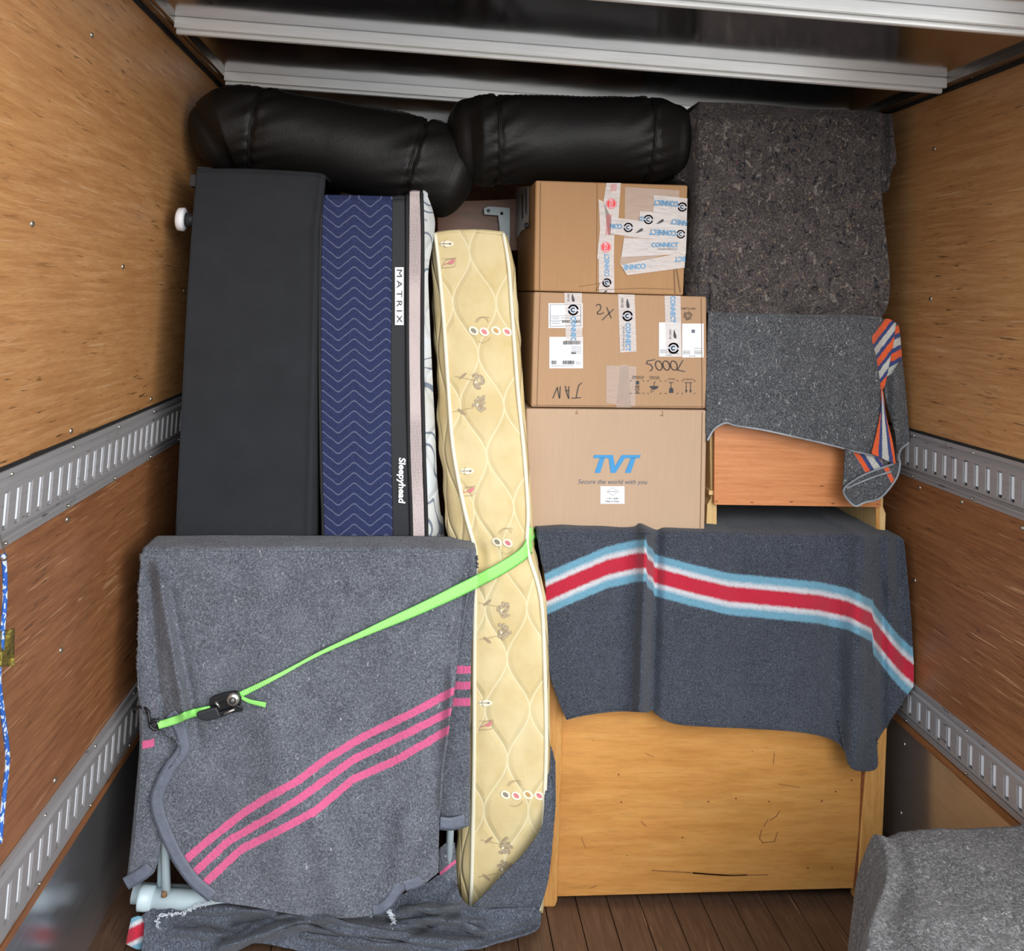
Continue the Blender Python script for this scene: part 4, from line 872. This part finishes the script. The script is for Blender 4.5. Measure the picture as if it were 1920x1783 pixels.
for (x, y) in ((842, 493), (878, 921), (912, 1360)):
    NK(); nk.stroke([(x-14, y+8), (x-6, y-6), (x+6, y-8), (x+13, y-10)], .8, 0); nk.stroke([(x-14, y+9), (x+4, y+8), (x+11, y+6)], .8, 0); nk.stroke([(x-10, y+3), (x+5, y-2)], 1.4, 1); nk.ell(x+4, y-1, 5, 3.4, -20, 1); nk.ell(x+8, y-5, 3, 2.4, 0, 1); nk.stroke([(x-14, y-8), (x+13, y-9), (x+12, y+6)], .5, 0); MB_()
for (x, y, a) in ((868, 705, -40), (866, 772, 40), (914, 1130, -40), (914, 1200, 40), (917, 1575, -40), (912, 1645, 40)):
    c_, s_ = math.cos(math.radians(a)), math.sin(math.radians(a)); NK(); nk.ell(x, y, 9, 2.4, a, 0, .8); nk.stroke([(x-16, y), (x+22, y+8*s_/abs(s_)*-1)], .7, 0); MB_()
for y_ in (): pass
# ---- pink striped blanket on the folded bed
pf = fold_fn([(300, 1080, 345, 1330, 12, -.020), (280, 1080, 300, 1330, 10, .012), (318, 1120, 370, 1380, 12, .012), (872, 1060, 855, 1250, 9, .014), (850, 1260, 832, 1500, 10, -.018), (515, 1360, 540, 1600, 40, -.012), (680, 1300, 720, 1640, 60, .012), (430, 1300, 420, 1500, 60, .008), (600, 1560, 640, 1690, 30, -.012), (760, 1560, 730, 1690, 24, -.014)])
def Dp(px, py): return 2.330-.016*max(0, (py-1100)/590.)+1.5*pf(px, py)
s1 = [(340, 1619), (349, 1611), (392.5, 1574), (456.7, 1524), (497, 1498), (560, 1463), (612, 1423), (681.8, 1381), (778, 1334.6), (849.4, 1296)]
s2 = [(350, 1650), (365, 1636), (429, 1576.5), (520.8, 1523.7), (566.7, 1494), (662.5, 1424), (759, 1377), (843.6, 1334.6)]
s3 = [(370, 1668), (383, 1656.7), (452, 1592.5), (539, 1549), (589.6, 1521.5), (662.5, 1461), (739.6, 1427), (839.8, 1369)]
SS = [([p[0] for p in s], [p[1] for p in s]) for s in (s1, s2, s3)]
def sp(px, py):
    if px < 340 or px > 856: return 99.
    b = 99.
    for xs_, ys_ in SS:
        yy = float(np.interp(px, xs_, ys_)); sl = (float(np.interp(px+12, xs_, ys_))-float(np.interp(px-12, xs_, ys_)))/24.
        d = (py-yy)/math.sqrt(1+sl*sl); b = min(b, abs(d))
    return b
c = Cloth()
top = [(274, 1040), (284, 1035), (500, 1034), (700, 1035), (872, 1037), (893, 1042)]
c.coons(top, [(400, 1690), (470, 1700), (560, 1716), (640, 1722), (696, 1717), (715, 1714), (735, 1700), (752, 1678), (762, 1668), (790, 1660), (822, 1636)],
        [(274, 1040), (268, 1090), (266, 1160), (262, 1290), (280, 1345), (318, 1380), (340, 1404), (318, 1440), (290, 1482), (283, 1510), (297, 1560), (325, 1620), (352, 1652), (400, 1690)],
        [(893, 1042), (893, 1075), (878, 1110), (862, 1200), (853, 1290), (840, 1369), (829, 1442), (824, 1524), (822, 1636)], Dp, 330, 330, sp, nz=(.006, 5))
c.back(top, Dp, .115, 120, 20)
# right flap hanging behind the front fold, left flap behind the folded corner
def sflap(px, py):
    return min(abs(py-1255.6), abs(py-1285.5), abs(py-1316.5))
c.coons([(868, 1060), (880, 1056), (893, 1058)], [(822, 1556), (850, 1556), (880, 1549)], [(868, 1060), (850, 1230), (836, 1370), (826, 1450), (822, 1556)], [(893, 1058), (884, 1200), (881, 1300), (880, 1549)], lambda x, y: Dp(860, y)+.020-.0006*(x-850), 40, 160, sflap, nz=(.003, 7))
c.coons([(262, 1290), (300, 1300), (345, 1330)], [(241, 1668), (262, 1656), (280, 1644), (292, 1629), (302, 1583)], [(262, 1290), (266, 1400), (258, 1500), (250, 1590), (241, 1668)], [(345, 1330), (345, 1420), (318, 1480), (302, 1583)], lambda x, y: 2.338-.010*math.sin((x-240)/22.), 60, 120, lambda x, y: (y-1393)-(x-285)*-.25 if x < 290 else 99., nz=(.004, 7))
for ed, Df in (([(274, 1040), (268, 1090), (266, 1160), (262, 1290)], Dp), ([(262, 1290), (266, 1400), (258, 1500), (250, 1590), (241, 1668)], lambda x, y: 2.338-.010*math.sin((x-240)/22.))):
    rows, pp = [], []
    for x, y in resample(ed, 60):
        p = at(x, y, Df(x, y)); rows.append([Vector((max(p.x-.006*math.sin(min(d/.02, 1)*1.57)-.012*math.sin(d*30)*(y > 1290), XL+.008), p.y+d, p.z)) for d in (.11, .08, .05, .03, .015, .005, 0)]); pp.append([(x, y)]*7)
    c.grid(rows, pp)
o = c.build('moving_blanket', M['feltpink']); tag(o, 'grey speckled moving blanket with three pink stripes hanging over the folded bed', 'blanket')
def Dh(x, y): return Dp(x, y)-.0005
ribbon('satin_hem', [(318, 1338), (336, 1364), (345, 1396), (338, 1416), (318, 1442), (298, 1482), (294, 1510), (308, 1556), (334, 1610), (362, 1650), (398, 1682)], Dh, 24, [M['hem']], o, side=0, n=160, lift=.004)
ribbon('satin_hem', [(700, 1717), (716, 1714), (735, 1700), (752, 1678), (761, 1668)], Dh, 20, [M['hem']], o, side=-1, n=60)
ribbon('satin_hem', [(762, 1672), (790, 1662), (822, 1634)], Dh, 20, [M['hem']], o, side=-1, n=50)
ribbon('satin_hem', [(824, 1556), (850, 1557), (880, 1549)], lambda x, y: Dp(860, y)+.012, 24, [M['hem']], o, side=-1, n=50)
ribbon('satin_hem', [(241, 1668), (262, 1656), (280, 1644), (290, 1632)], lambda x, y: 2.338-.010*math.sin((x-240)/22.)-.004, 24, [M['hem']], o, side=-1, n=60)
# ---- folded bed: pale blue tubular frame under the pink blanket
fb = empty('folding_bed', (at(420, 1690, 2.40).x, 2.40, 0), 'pale blue tubular folding bed frame under the pink striped blanket', 'folding bed')
def T(name, pts, r, n=16, par=None): return tube(name, pts, r, M['paleblue'], par or fb, n)
T('foot_tube', [at(275, 1684, 2.385), at(420, 1692, 2.385), at(700, 1697, 2.385)], .026, 20)
T('end_cap', [at(262, 1683, 2.385), at(266, 1683, 2.385), at(288, 1685, 2.385)], .029, 20)
T('upright_tube', [at(312, 1672, 2.372), at(309, 1560, 2.372), at(300, 1300, 2.375), at(294, 1060, 2.375)], .011)
T('upright_tube', [at(301, 1660, 2.40), at(304, 1560, 2.40), at(290, 1300, 2.40), at(285, 1060, 2.40)], .009)
T('upright_tube', [at(840, 1672, 2.40), at(850, 1400, 2.38), at(872, 1060, 2.38)], .010)
T('top_rail', [at(300, 1060, 2.385), at(600, 1058, 2.385), at(868, 1062, 2.385)], .011)
T('rear_foot_tube', [at(250, 1674, 2.43), at(420, 1682, 2.43), at(700, 1687, 2.43)], .024, 20)
p = at(308, 1676, 2.36); mesh('rust_spot', *tubev([p+Vector((0, 0, -.005)), p+Vector((0, 0, .006))], [.008, .006], 8), M['rust'], fb, True)
for x in (290, 560): a = at(x, 1700, 2.385); box('rubber_foot', (a.x-.015, a.x+.015, 2.37, 2.40, 0, a.z+.005), M['blackp'], fb)
# ---- floor blanket, rumpled, wrapping the foot of the cream mattress
ff = fold_fn([(470, 1712, 640, 1720, 9, -.012), (440, 1730, 520, 1712, 7, .014), (540, 1725, 600, 1720, 6, .014), (600, 1722, 760, 1745, 7, -.014), (740, 1740, 900, 1755, 6, .016), (420, 1775, 560, 1735, 9, -.018), (560, 1735, 760, 1772, 8, -.012), (700, 1722, 860, 1738, 6, .016), (330, 1730, 420, 1745, 7, .010), (770, 1705, 880, 1700, 8, -.014), (800, 1722, 900, 1728, 6, -.010), (880, 1700, 760, 1758, 6, .010), (460, 1738, 420, 1760, 5, .010), (860, 1665, 840, 1690, 10, -.008), (905, 1765, 1000, 1735, 8, .010)])
def Dff(px, py): return 2.372-.00052*(py-1690)+1.9*ff(px, py)
c = Cloth()
c.coons([(266, 1716), (285, 1704), (300, 1694), (340, 1696), (384, 1694), (440, 1687), (510, 1690), (560, 1704), (640, 1700), (720, 1690), (800, 1655), (824, 1640), (850, 1652), (885, 1700), (1000, 1700)], [(262, 1806), (400, 1806), (470, 1770), (540, 1778), (600, 1790), (750, 1792), (870, 1782), (930, 1766), (1000, 1744), (1015, 1722)],
        [(266, 1716), (270, 1740), (262, 1806)], [(1000, 1700), (1012, 1708), (1015, 1722)], Dff, 420, 110, nz=(.016, 8))
# wrap up the right side of the mattress
wf = fold_fn([(1030, 1400, 1035, 1560, 9, .012), (900, 1690, 1015, 1560, 12, -.014), (930, 1700, 1025, 1600, 9, .008), (870, 1735, 960, 1700, 9, .008)])
c.coons([(1022, 1384), (1028, 1386), (1040, 1428)], [(862, 1724), (900, 1752), (950, 1748), (1000, 1738)], [(1022, 1384), (1022, 1450), (1020, 1535), (985, 1600), (930, 1655), (885, 1700), (862, 1724)], [(1040, 1428), (1040, 1500), (1036, 1580), (1026, 1660), (1000, 1738)], lambda x, y: 2.372+.06*math.exp(-((y-1384)/90.)**2)+wf(x, y), 110, 160, nz=(.006, 7))
def rollup(pts, wd, bulge, n=90, lanes=13, bx=0):
    T_ = resample(pts, n); W, PP = [], []
    for l in range(lanes):
        k = 2*l/(lanes-1)-1; r1, r2 = [], []
        for i, p in enumerate(T_):
            t = T_[min(i+1, n-1)]-T_[max(i-1, 0)]; L = math.hypot(*t[:2]) or 1; e_ = math.sin(math.pi*min(1, max(0, i/(n-1))))**.5
            ww = wd*(.35+.65*e_)*(1+.22*math.sin(i*.19+bx)); x, y = p[0]-t[1]/L*ww*k*.5, p[1]+t[0]/L*ww*k*.5
            q = at(x, y, Dff(x, y)-(bulge*1.3+.012)*e_*math.sqrt(max(0, 1-k*k))+.010); q = q+Vector((0, .010*noise.noise(q*13+Vector((bx, 0, 0))), 0)); r1.append(q); r2.append((x, y))
        W.append(r1); PP.append(r2)
    c.grid(W, PP)
for k_, (pts, wd, bg_) in enumerate([([(440, 1782), (480, 1756), (530, 1732), (590, 1722), (640, 1738), (720, 1750), (800, 1764), (900, 1768)], 26, .034), ([(300, 1728), (360, 1712), (420, 1706), (490, 1708), (560, 1722), (620, 1726)], 22, .022),
        ([(690, 1738), (735, 1738), (800, 1726), (870, 1736), (915, 1750)], 24, .026), ([(735, 1712), (790, 1702), (845, 1704), (884, 1716)], 20, .020), ([(560, 1752), (640, 1764), (740, 1778), (860, 1782)], 24, .022), ([(280, 1760), (340, 1750), (410, 1752), (450, 1760)], 26, .016)]): rollup(pts, wd, bg_, bx=k_*2.)
o = c.build('moving_blanket', M['feltfloor']); tag(o, 'rumpled dark blue-grey blanket bunched on the floor around the foot of the cream mattress', 'blanket')
# torn white fringe
V, Fc = [], []; random.seed(3)
for path in ([(385, 1693), (410, 1690), (440, 1687), (475, 1688), (508, 1690)], [(296, 1738), (294, 1725), (303, 1716), (320, 1714), (345, 1712), (366, 1700), (384, 1695)], [(728, 1705), (733, 1715), (738, 1728), (736, 1740)]):
    for x, y in resample(path, 60):
        for k in range(3):
            x0, y0_ = x+random.gauss(0, 1.5), y+random.gauss(0, 1.5); a = random.uniform(0, 6.28); L = random.uniform(1.5, 5)
            D0 = Dff(x0, y0_)-.016
            vs, fs = tubev([at(x0, y0_, D0), at(x0+L*.6*math.cos(a), y0_+L*.6*math.sin(a), D0-.004), at(x0+L*math.cos(a+.8), y0_+L*math.sin(a+.8), D0-.003)], .0007, 4, False); n = len(V); V += vs; Fc += [tuple(i+n for i in f) for f in fs]
f_ = mesh('torn_fringe', V, Fc, M['fray'], o); f_['kind'] = 'stuff'
# ---- scrap of a red and white edged blanket on the floor
c = Cloth()
def sr(px, py): return ((px-236)*.55+(py-1758)*1.1)
c.coons([(246, 1722), (262, 1718), (276, 1722)], [(236, 1770), (252, 1778), (274, 1784)], [(246, 1722), (240, 1748), (236, 1770)], [(276, 1722), (274, 1755), (274, 1784)], lambda x, y: 2.355-.0002*(y-1722)+.006*math.sin(x/7.), 40, 50, sr, nz=(.004, 12))
o = c.build('blanket_corner', M['feltred']); tag(o, 'small blanket corner with red and white stripe on the floor by the left wall', 'blanket')
# little grey bundle with a pink line between the bed and the cream mattress
c = Cloth()
c.coons([(824, 1590), (838, 1580), (853, 1580)], [(826, 1650), (842, 1648), (858, 1660)], [(824, 1590), (822, 1620), (826, 1650)], [(853, 1580), (855, 1612), (858, 1660)], lambda x, y: 2.40-.012*math.sin((x-824)/34.*math.pi), 30, 40, lambda x, y: (y-1628)+(x-838)*.8 if 1 else 99, nz=(.004, 12))
o = c.build('blanket_end', M['feltpink']); tag(o, 'small grey blanket end with one pink line tucked left of the cream mattress foot', 'blanket')
for p_ in o.data.attributes['stripe'].data: p_.value = p_.value*1.9
# ---- green ratchet strap
st = empty('ratchet_strap', at(620, 1230, 2.31), 'lime green ratchet strap pulled diagonally over the pink striped blanket', 'strap')
def Dst(px, py):
    if px < 893: return min(Dp(px, py), 2.33)-.014
    return float(np.interp(px, [893, 915, 985, 1000, 1004], [2.312, Dcm(930, 1060)-.020, Dcm(975, 1030)-.016, 2.42, 2.60]))
def wst(t): return float(np.interp(t, [0, .05, .2, .33, .5, .7, .92, 1], [.55, .5, .3, .42, .85, 1.15, 1.1, 1.0]))
ribbon('webbing', [(450, 1303), (520, 1268), (600, 1225), (700, 1180), (800, 1136), (895, 1090), (950, 1060), (985, 1035), (998, 1012), (1003, 990)], Dst, 20, [M['strap']], st, n=200, lift=0, thick=.0015, wfun=wst)
ribbon('webbing', [(296, 1360), (330, 1350), (360, 1338), (400, 1330)], lambda x, y: Dp(x, y)-.016, 15, [M['strap']], st, n=60, lift=0, thick=.003)
ribbon('loose_tail', [(448, 1305), (465, 1314), (480, 1318), (498, 1322)], lambda x, y: Dp(x, y)-.022, 8.5, [M['strap']], st, n=40, lift=0, thick=.0015, wfun=lambda t: .7+.5*t)
rt = empty('x', (0, 0, 0), None, None); bpy.data.objects.remove(rt)
Dr = Dp(420, 1320)-.020
def rslab(name, pts, Y, dp, m, par=st, bv=.002): return slab(name, pts, Y, dp, m, par, bv)
bk = rslab('ratchet_body', [(393, 1312), (400, 1307), (418, 1302), (440, 1298), (450, 1305), (450, 1325), (442, 1334), (420, 1337), (404, 1344), (398, 1336), (392, 1322)], Dr, .014, M['black'])
rslab('side_plate', [(392, 1310), (424, 1300), (446, 1298), (453, 1308), (450, 1316), (420, 1316), (394, 1322)], Dr-.010, .004, M['black'], bk)
rslab('side_plate', [(404, 1338), (430, 1330), (444, 1322), (456, 1326), (455, 1334), (432, 1338), (412, 1346)], Dr-.010, .004, M['black'], bk)
rslab('handle', [(366, 1340), (372, 1336), (398, 1328), (406, 1327), (414, 1344), (404, 1350), (388, 1353), (374, 1350)], Dr-.012, .012, M['blackp'], st, .004)
p = at(437, 1312, Dr-.012); V, Fc = tubev([p+Vector((0, .006, 0)), p, p+Vector((0, -.004, 0))], [.0165, .0165, .014], 20); mesh('spool_cap', V, Fc, M['silver'], st, True)
p2 = p+Vector((0, -.0045, 0)); V, Fc = tubev([p2+Vector((.007*math.cos(a/6*math.pi), 0, .007*math.sin(a/6*math.pi))) for a in range(13)], .0016, 6, False); mesh('spool_ring', V, Fc, M['black'], bk, True)
tube('axle', [at(412, 1326, Dr-.012), at(404, 1316, Dr-.012)], .003, M['silver'], bk); tube('spring_bar', [at(420, 1338, Dr-.013), at(440, 1330, Dr-.013)], .003, M['silver'], bk)
hk = [at(*q) for q in ((256, 1328, 2.345), (262, 1325, 2.335), (272, 1327, 2.325), (279, 1336, 2.318), (280, 1350, 2.314), (282, 1362, 2.312), (289, 1368, 2.312), (297, 1366, 2.314), (299, 1357, 2.314), (295, 1350, 2.314), (287, 1351, 2.313), (281, 1356, 2.312))]
wl_ = atx(257, 1330, XL+.012)
P_ = [atx(252, 1338, XL+.006), atx(250, 1330, XL+.02)]+hk
pp_ = []
for i in range(len(P_)-1):
    for t in (0, .5): pp_.append(P_[i].lerp(P_[i+1], t))
pp_.append(P_[-1]); tube('s_hook', pp_, .0042, M['black'], st, 10)
# ---- black leather sofa rolls
def roll(name, axis, radii, ry, seams, label, seed):
    """axis: photo points + depth ; radii: half height in px ; ry: half depth in m"""
    n = 120; T_ = resample([(a[0], a[1], a[2]) for a in axis], n)
    dl = np.linspace(0, 1, n); c = Cloth(); W, PP = [], []
    for i in range(n):
        t = dl[i]; x, y, Y = T_[i]; tn = T_[min(i+1, n-1)]-T_[max(i-1, 0)]; a = math.atan2(tn[1], tn[0])
        R_ = float(np.interp(t, radii[0], radii[1])); rd_ = float(np.interp(t, ry[0], ry[1])); r1 = []
        for k in range(72):
            th = 2*math.pi*k/72; cs_, sn = math.cos(th), math.sin(th); e_ = .92
            cs_ = math.copysign(abs(cs_)**e_, cs_); sn = math.copysign(abs(sn)**e_, sn)
            w_ = 0
            for s_, amp in seams:
                d = (t-s_); w_ -= amp*math.exp(-(d/.012)**2); w_ += .055*math.exp(-abs(d)/.06)*math.sin(th*15+seed+2*math.sin(th*3)+d*40)*(.8 if abs(d) > .006 else 0)
            w_ += .05*noise.noise(Vector((t*4+seed, cs_*.9, sn*.9)))
            rr = 1+w_; q = at(x+math.sin(a)*-R_*cs_*-1*rr*0+(-math.sin(a))*(-R_*cs_*rr), y-(math.cos(a))*R_*cs_*rr, Y)
            r1.append(Vector((q.x, Y+rd_*-sn*rr, q.z)))
        r1.append(r1[0].copy()); W.append(r1); PP.append([(x, y)]*73)
    # rounded ends
    for end in (0, -1):
        cen = sum(W[end][:-1], Vector())/72; nxt = []
        nn = (cen-sum(W[1 if end == 0 else -2][:-1], Vector())/72).normalized()
        rows = []
        for f in (.985, .95, .88, .78, .62, .42, .2, .02): rows.append([cen+(v-cen)*f+nn*.07*math.sqrt(1-f*f)*1.0 for v in W[end]])
        if end == 0: W0 = rows
        else: W1 = rows
    full = W0[::-1]+W+W1; c.grid(full, [[(0, 0)]*73]*len(full))
    return c, W
def seamtube(W, i, par, r=.0035):
    P_ = [v+(v-sum(W[i][:-1], Vector())/72).normalized()*.001 for v in W[i]]; return tube('seam', P_, r, M['leather'], par, 6)
def sofa(axis, radii, ry, seams, label, seed, crest):
    c, W = roll('', axis, radii, ry, seams, label, seed)
    cen = W[60][0]; e = empty('sofa_cushion', (sum(W[60][:-1], Vector())/72), label, 'sofa cushion', 'black leather sofa cushions on top of the load')
    b = c.build('leather_roll', M['leather'], e, 0)
    bm = bmesh.new(); bm.from_mesh(b.data); bmesh.ops.recalc_face_normals(bm, faces=bm.faces); bm.to_mesh(b.data); bm.free()
    for s_, _ in seams: seamtube(W, int(s_*119), e)
    # long stitched crest seam
    P_ = []
    for i in range(4, 116): P_.append(W[i][2]+Vector((0, -.0, .001+.0010*math.sin(i*2.1))))
    tube('crest_seam', P_, .0032, M['leather'], e, 6)
    return e
sofa([(408, 262, 2.66), (450, 246, 2.66), (560, 262, 2.66), (700, 290, 2.66), (800, 318, 2.66), (846, 336, 2.66)], ([0, .06, .2, .3, .6, .86, .92, 1], [70, 78, 82, 80, 82, 88, 88, 76]), ([0, .06, .25, .86, 1], [.10, .15, .16, .16, .12]), [(.19, .05), (.84, .07)],
     'black leather sofa cushion tilted on top of the bed base, left of the two', 2., 1)
sofa([(878, 266, 2.64), (905, 265, 2.64), (1060, 262, 2.64), (1180, 263, 2.64), (1258, 266, 2.64)], ([0, .06, .2, .55, .8, .93, 1], [78, 82, 80, 77, 77, 76, 68]), ([0, .06, .2, .86, 1], [.12, .155, .15, .15, .11]), [(.14, .045), (.87, .05)],
     'black leather sofa cushion lying level on the topmost carton, right of the two', 5., 1)
# lower padding of the sofa showing in the gap above the cream mattress
# ---- brown furniture board and steel bracket in the gap
bo = empty('furniture_board', at(900, 450, 3.0), 'reddish brown furniture board with steel corner bracket behind the cream mattress', 'board')
slab('board', [(820, 378), (990, 372), (990, 470), (820, 470)], 3.02, .03, M['brownwood'], bo, .002)
br = slab('bracket', [(934, 388), (956, 390), (956, 470), (940, 470), (936, 420), (934, 404), (908, 402), (907, 391), (915, 387)], 2.99, .004, M['paleblue'], bo, .0005)
p = at(941, 400, 2.985); box('bracket_hole', (p.x-.005, p.x+.005, 2.9885, 2.9899, p.z-.005, p.z+.005), M['darkhole'], br)
p = at(916, 395, 2.985); mesh('bolt', *tubev([p, p+Vector((0, .006, 0))], .006, 8), M['silver'], br, True)
# ---- blue bungee cord hanging at the left edge
bg = empty('bungee_cord', atx(4, 1000, XL+.03), 'blue and white elastic cord with gold tape tag hanging from the upper left rail', 'cord')
def cordm():
    m, n, b = newmat('blue_elastic'); u = nd(n, 'TexCoord'); s = nd(n, 'SeparateXYZ'); n.links.new(u.outputs['Object'], s.inputs[0])
    w_ = nd(n, 'TexChecker'); w_.inputs['Scale'].default_value = 130; n.links.new(u.outputs['Object'], w_.inputs['Vector']); w_.inputs['Color1'].default_value = (.02, .10, .42, 1); w_.inputs['Color2'].default_value = (.02, .10, .42, 1)
    g = noi(n, coords(n, (1, 1, .5)), 150, 1); c = ramp(n, g, [(.54, (.02, .11, .45)), (.58, (.55, .65, .8))]); n.links.new(c, b.inputs['Base Color']); b.inputs['Roughness'].default_value = .7; return m
cord = [atx(x, y, XL+.035) for x, y in resample([(6, 1040), (9, 1070), (9, 1130), (5, 1180), (3, 1215), (-2, 1260), (-1, 1290), (4, 1330), (12, 1390), (14, 1430), (9, 1480), (4, 1530), (0, 1580)], 90)]
tube('elastic', cord, .0042, cordm(), bg, 10)
hkp = [atx(x, y, XL+.022) for x, y in ((-2, 985), (0, 1003), (4, 1020), (9, 1036), (10, 1044), (3, 1047))]; tube('wire_hook', hkp, .0014, M['silver'], bg, 8)
ringp = atx(7, 1046, XL+.035); V, Fc = tubev([ringp+Vector((0, 0, -.004)), ringp+Vector((0, 0, .005))], .0058, 12); mesh('crimp', V, Fc, M['silver'], bg, True)
def goldm():
    m, n, b = newmat('gold_tape'); v = coords(n); g = noi(n, coords(n, (1, 1, 4)), 70, 4, .6, 1.); c = ramp(n, g, [(.4, (.10, .08, .02)), (.6, (.42, .33, .06))]); n.links.new(c, b.inputs['Base Color']); b.inputs['Roughness'].default_value = .3; b.inputs['Metallic'].default_value = .4; bump(n, b, g, .6, .006); return m
V = []; c = Cloth(); rows, pp = [], []
for j in range(14):
    r = []; 
    for i in range(12):
        u, v = i/11, j/13; x = -14+u*(40)*1.0+(1-v)*2; y = 1186-u*8+v*66+u*v*4
        p = atx(x, y, XL+.030+.006*math.sin(u*9+v*4)+.012*math.exp(-((u-.35)/.2)**2)); r.append(p)
    rows.append(r); pp.append([(0, 0)]*12)
c.grid(rows, pp); c.build('tape_tag', goldm(), bg, .002)
# ---- blanket-covered item at the lower right, near the camera
def PZ(px, py, z): return atz(px, py, z)
A = at(1650, 1568, 1.96); B = at(1925, 1528, 1.90); zt_ = A.z
c = Cloth(); nu, nv = 150, 150; W, PP = [], []
edge = [(1650, 1566), (1662, 1590), (1664, 1640), (1648, 1690), (1634, 1730), (1624, 1790), (1618, 1850)]
EY = [1.95, 1.90, 1.82, 1.745, 1.68, 1.60, 1.52]
E_ = resample([(x, y, Y) for (x, y), Y in zip(edge, EY)], nv)
rgt = XR-.006
for j in range(nv):
    x, y, Y = E_[j]; p = at(x, y, Y); r = []
    zb_ = .57+.02*math.sin(j/nv*2)
    for i in range(nu):
        u = i/(nu-1)
        if u < .26:    # left side hanging down and flaring out
            k = 1-u/.26; a = k*1.5
            q = Vector((p.x-.03*math.sin(min(k*6, math.pi/2))-.060*k*k-.012*math.sin(j*.11)*k, p.y-.03*k, p.z-(p.z-.02)*k**1.25-.0))
        else:
            k = (u-.26)/.74; q = Vector((p.x+(rgt-p.x)*k, p.y-.035*k, p.z+.05*k*(1-j/nv)-.012*math.exp(-((k-.07)/.05)**2)))
        nn = .012*noise.noise(q*5)+.004*noise.noise(q*14)+.0025*noise.noise(q*90)
        q = q+Vector((-.3*nn, -.3*nn, nn)); q.x = min(q.x, XR-.004); r.append(q)
    W.append(r); PP.append([(0, 0)]*nu)
# back edge rolls down behind
W = [[v+Vector((0, .10, -.45)) for v in W[0]], [v+Vector((0, .075, -.2)) for v in W[0]], [v+Vector((0, .05, -.06)) for v in W[0]], [v+Vector((0, .025, -.012)) for v in W[0]]]+W
W += [[Vector((v.x, v.y-.03, max(v.z*f_, .008))) for v in W[-1]] for f_ in (.93, .75, .5, .25, .0)]
for r in W[:4]:
    for v in r: v.z = max(v.z, .01); v.x = min(v.x, XR-.004)
c.grid(W, [[(0, 0)]*nu]*len(W))
o = c.build('moving_blanket', M['feltgrey'], None, .005); tag(o, 'plain grey wool blanket over a low item at the right wall, nearest the camera', 'blanket')
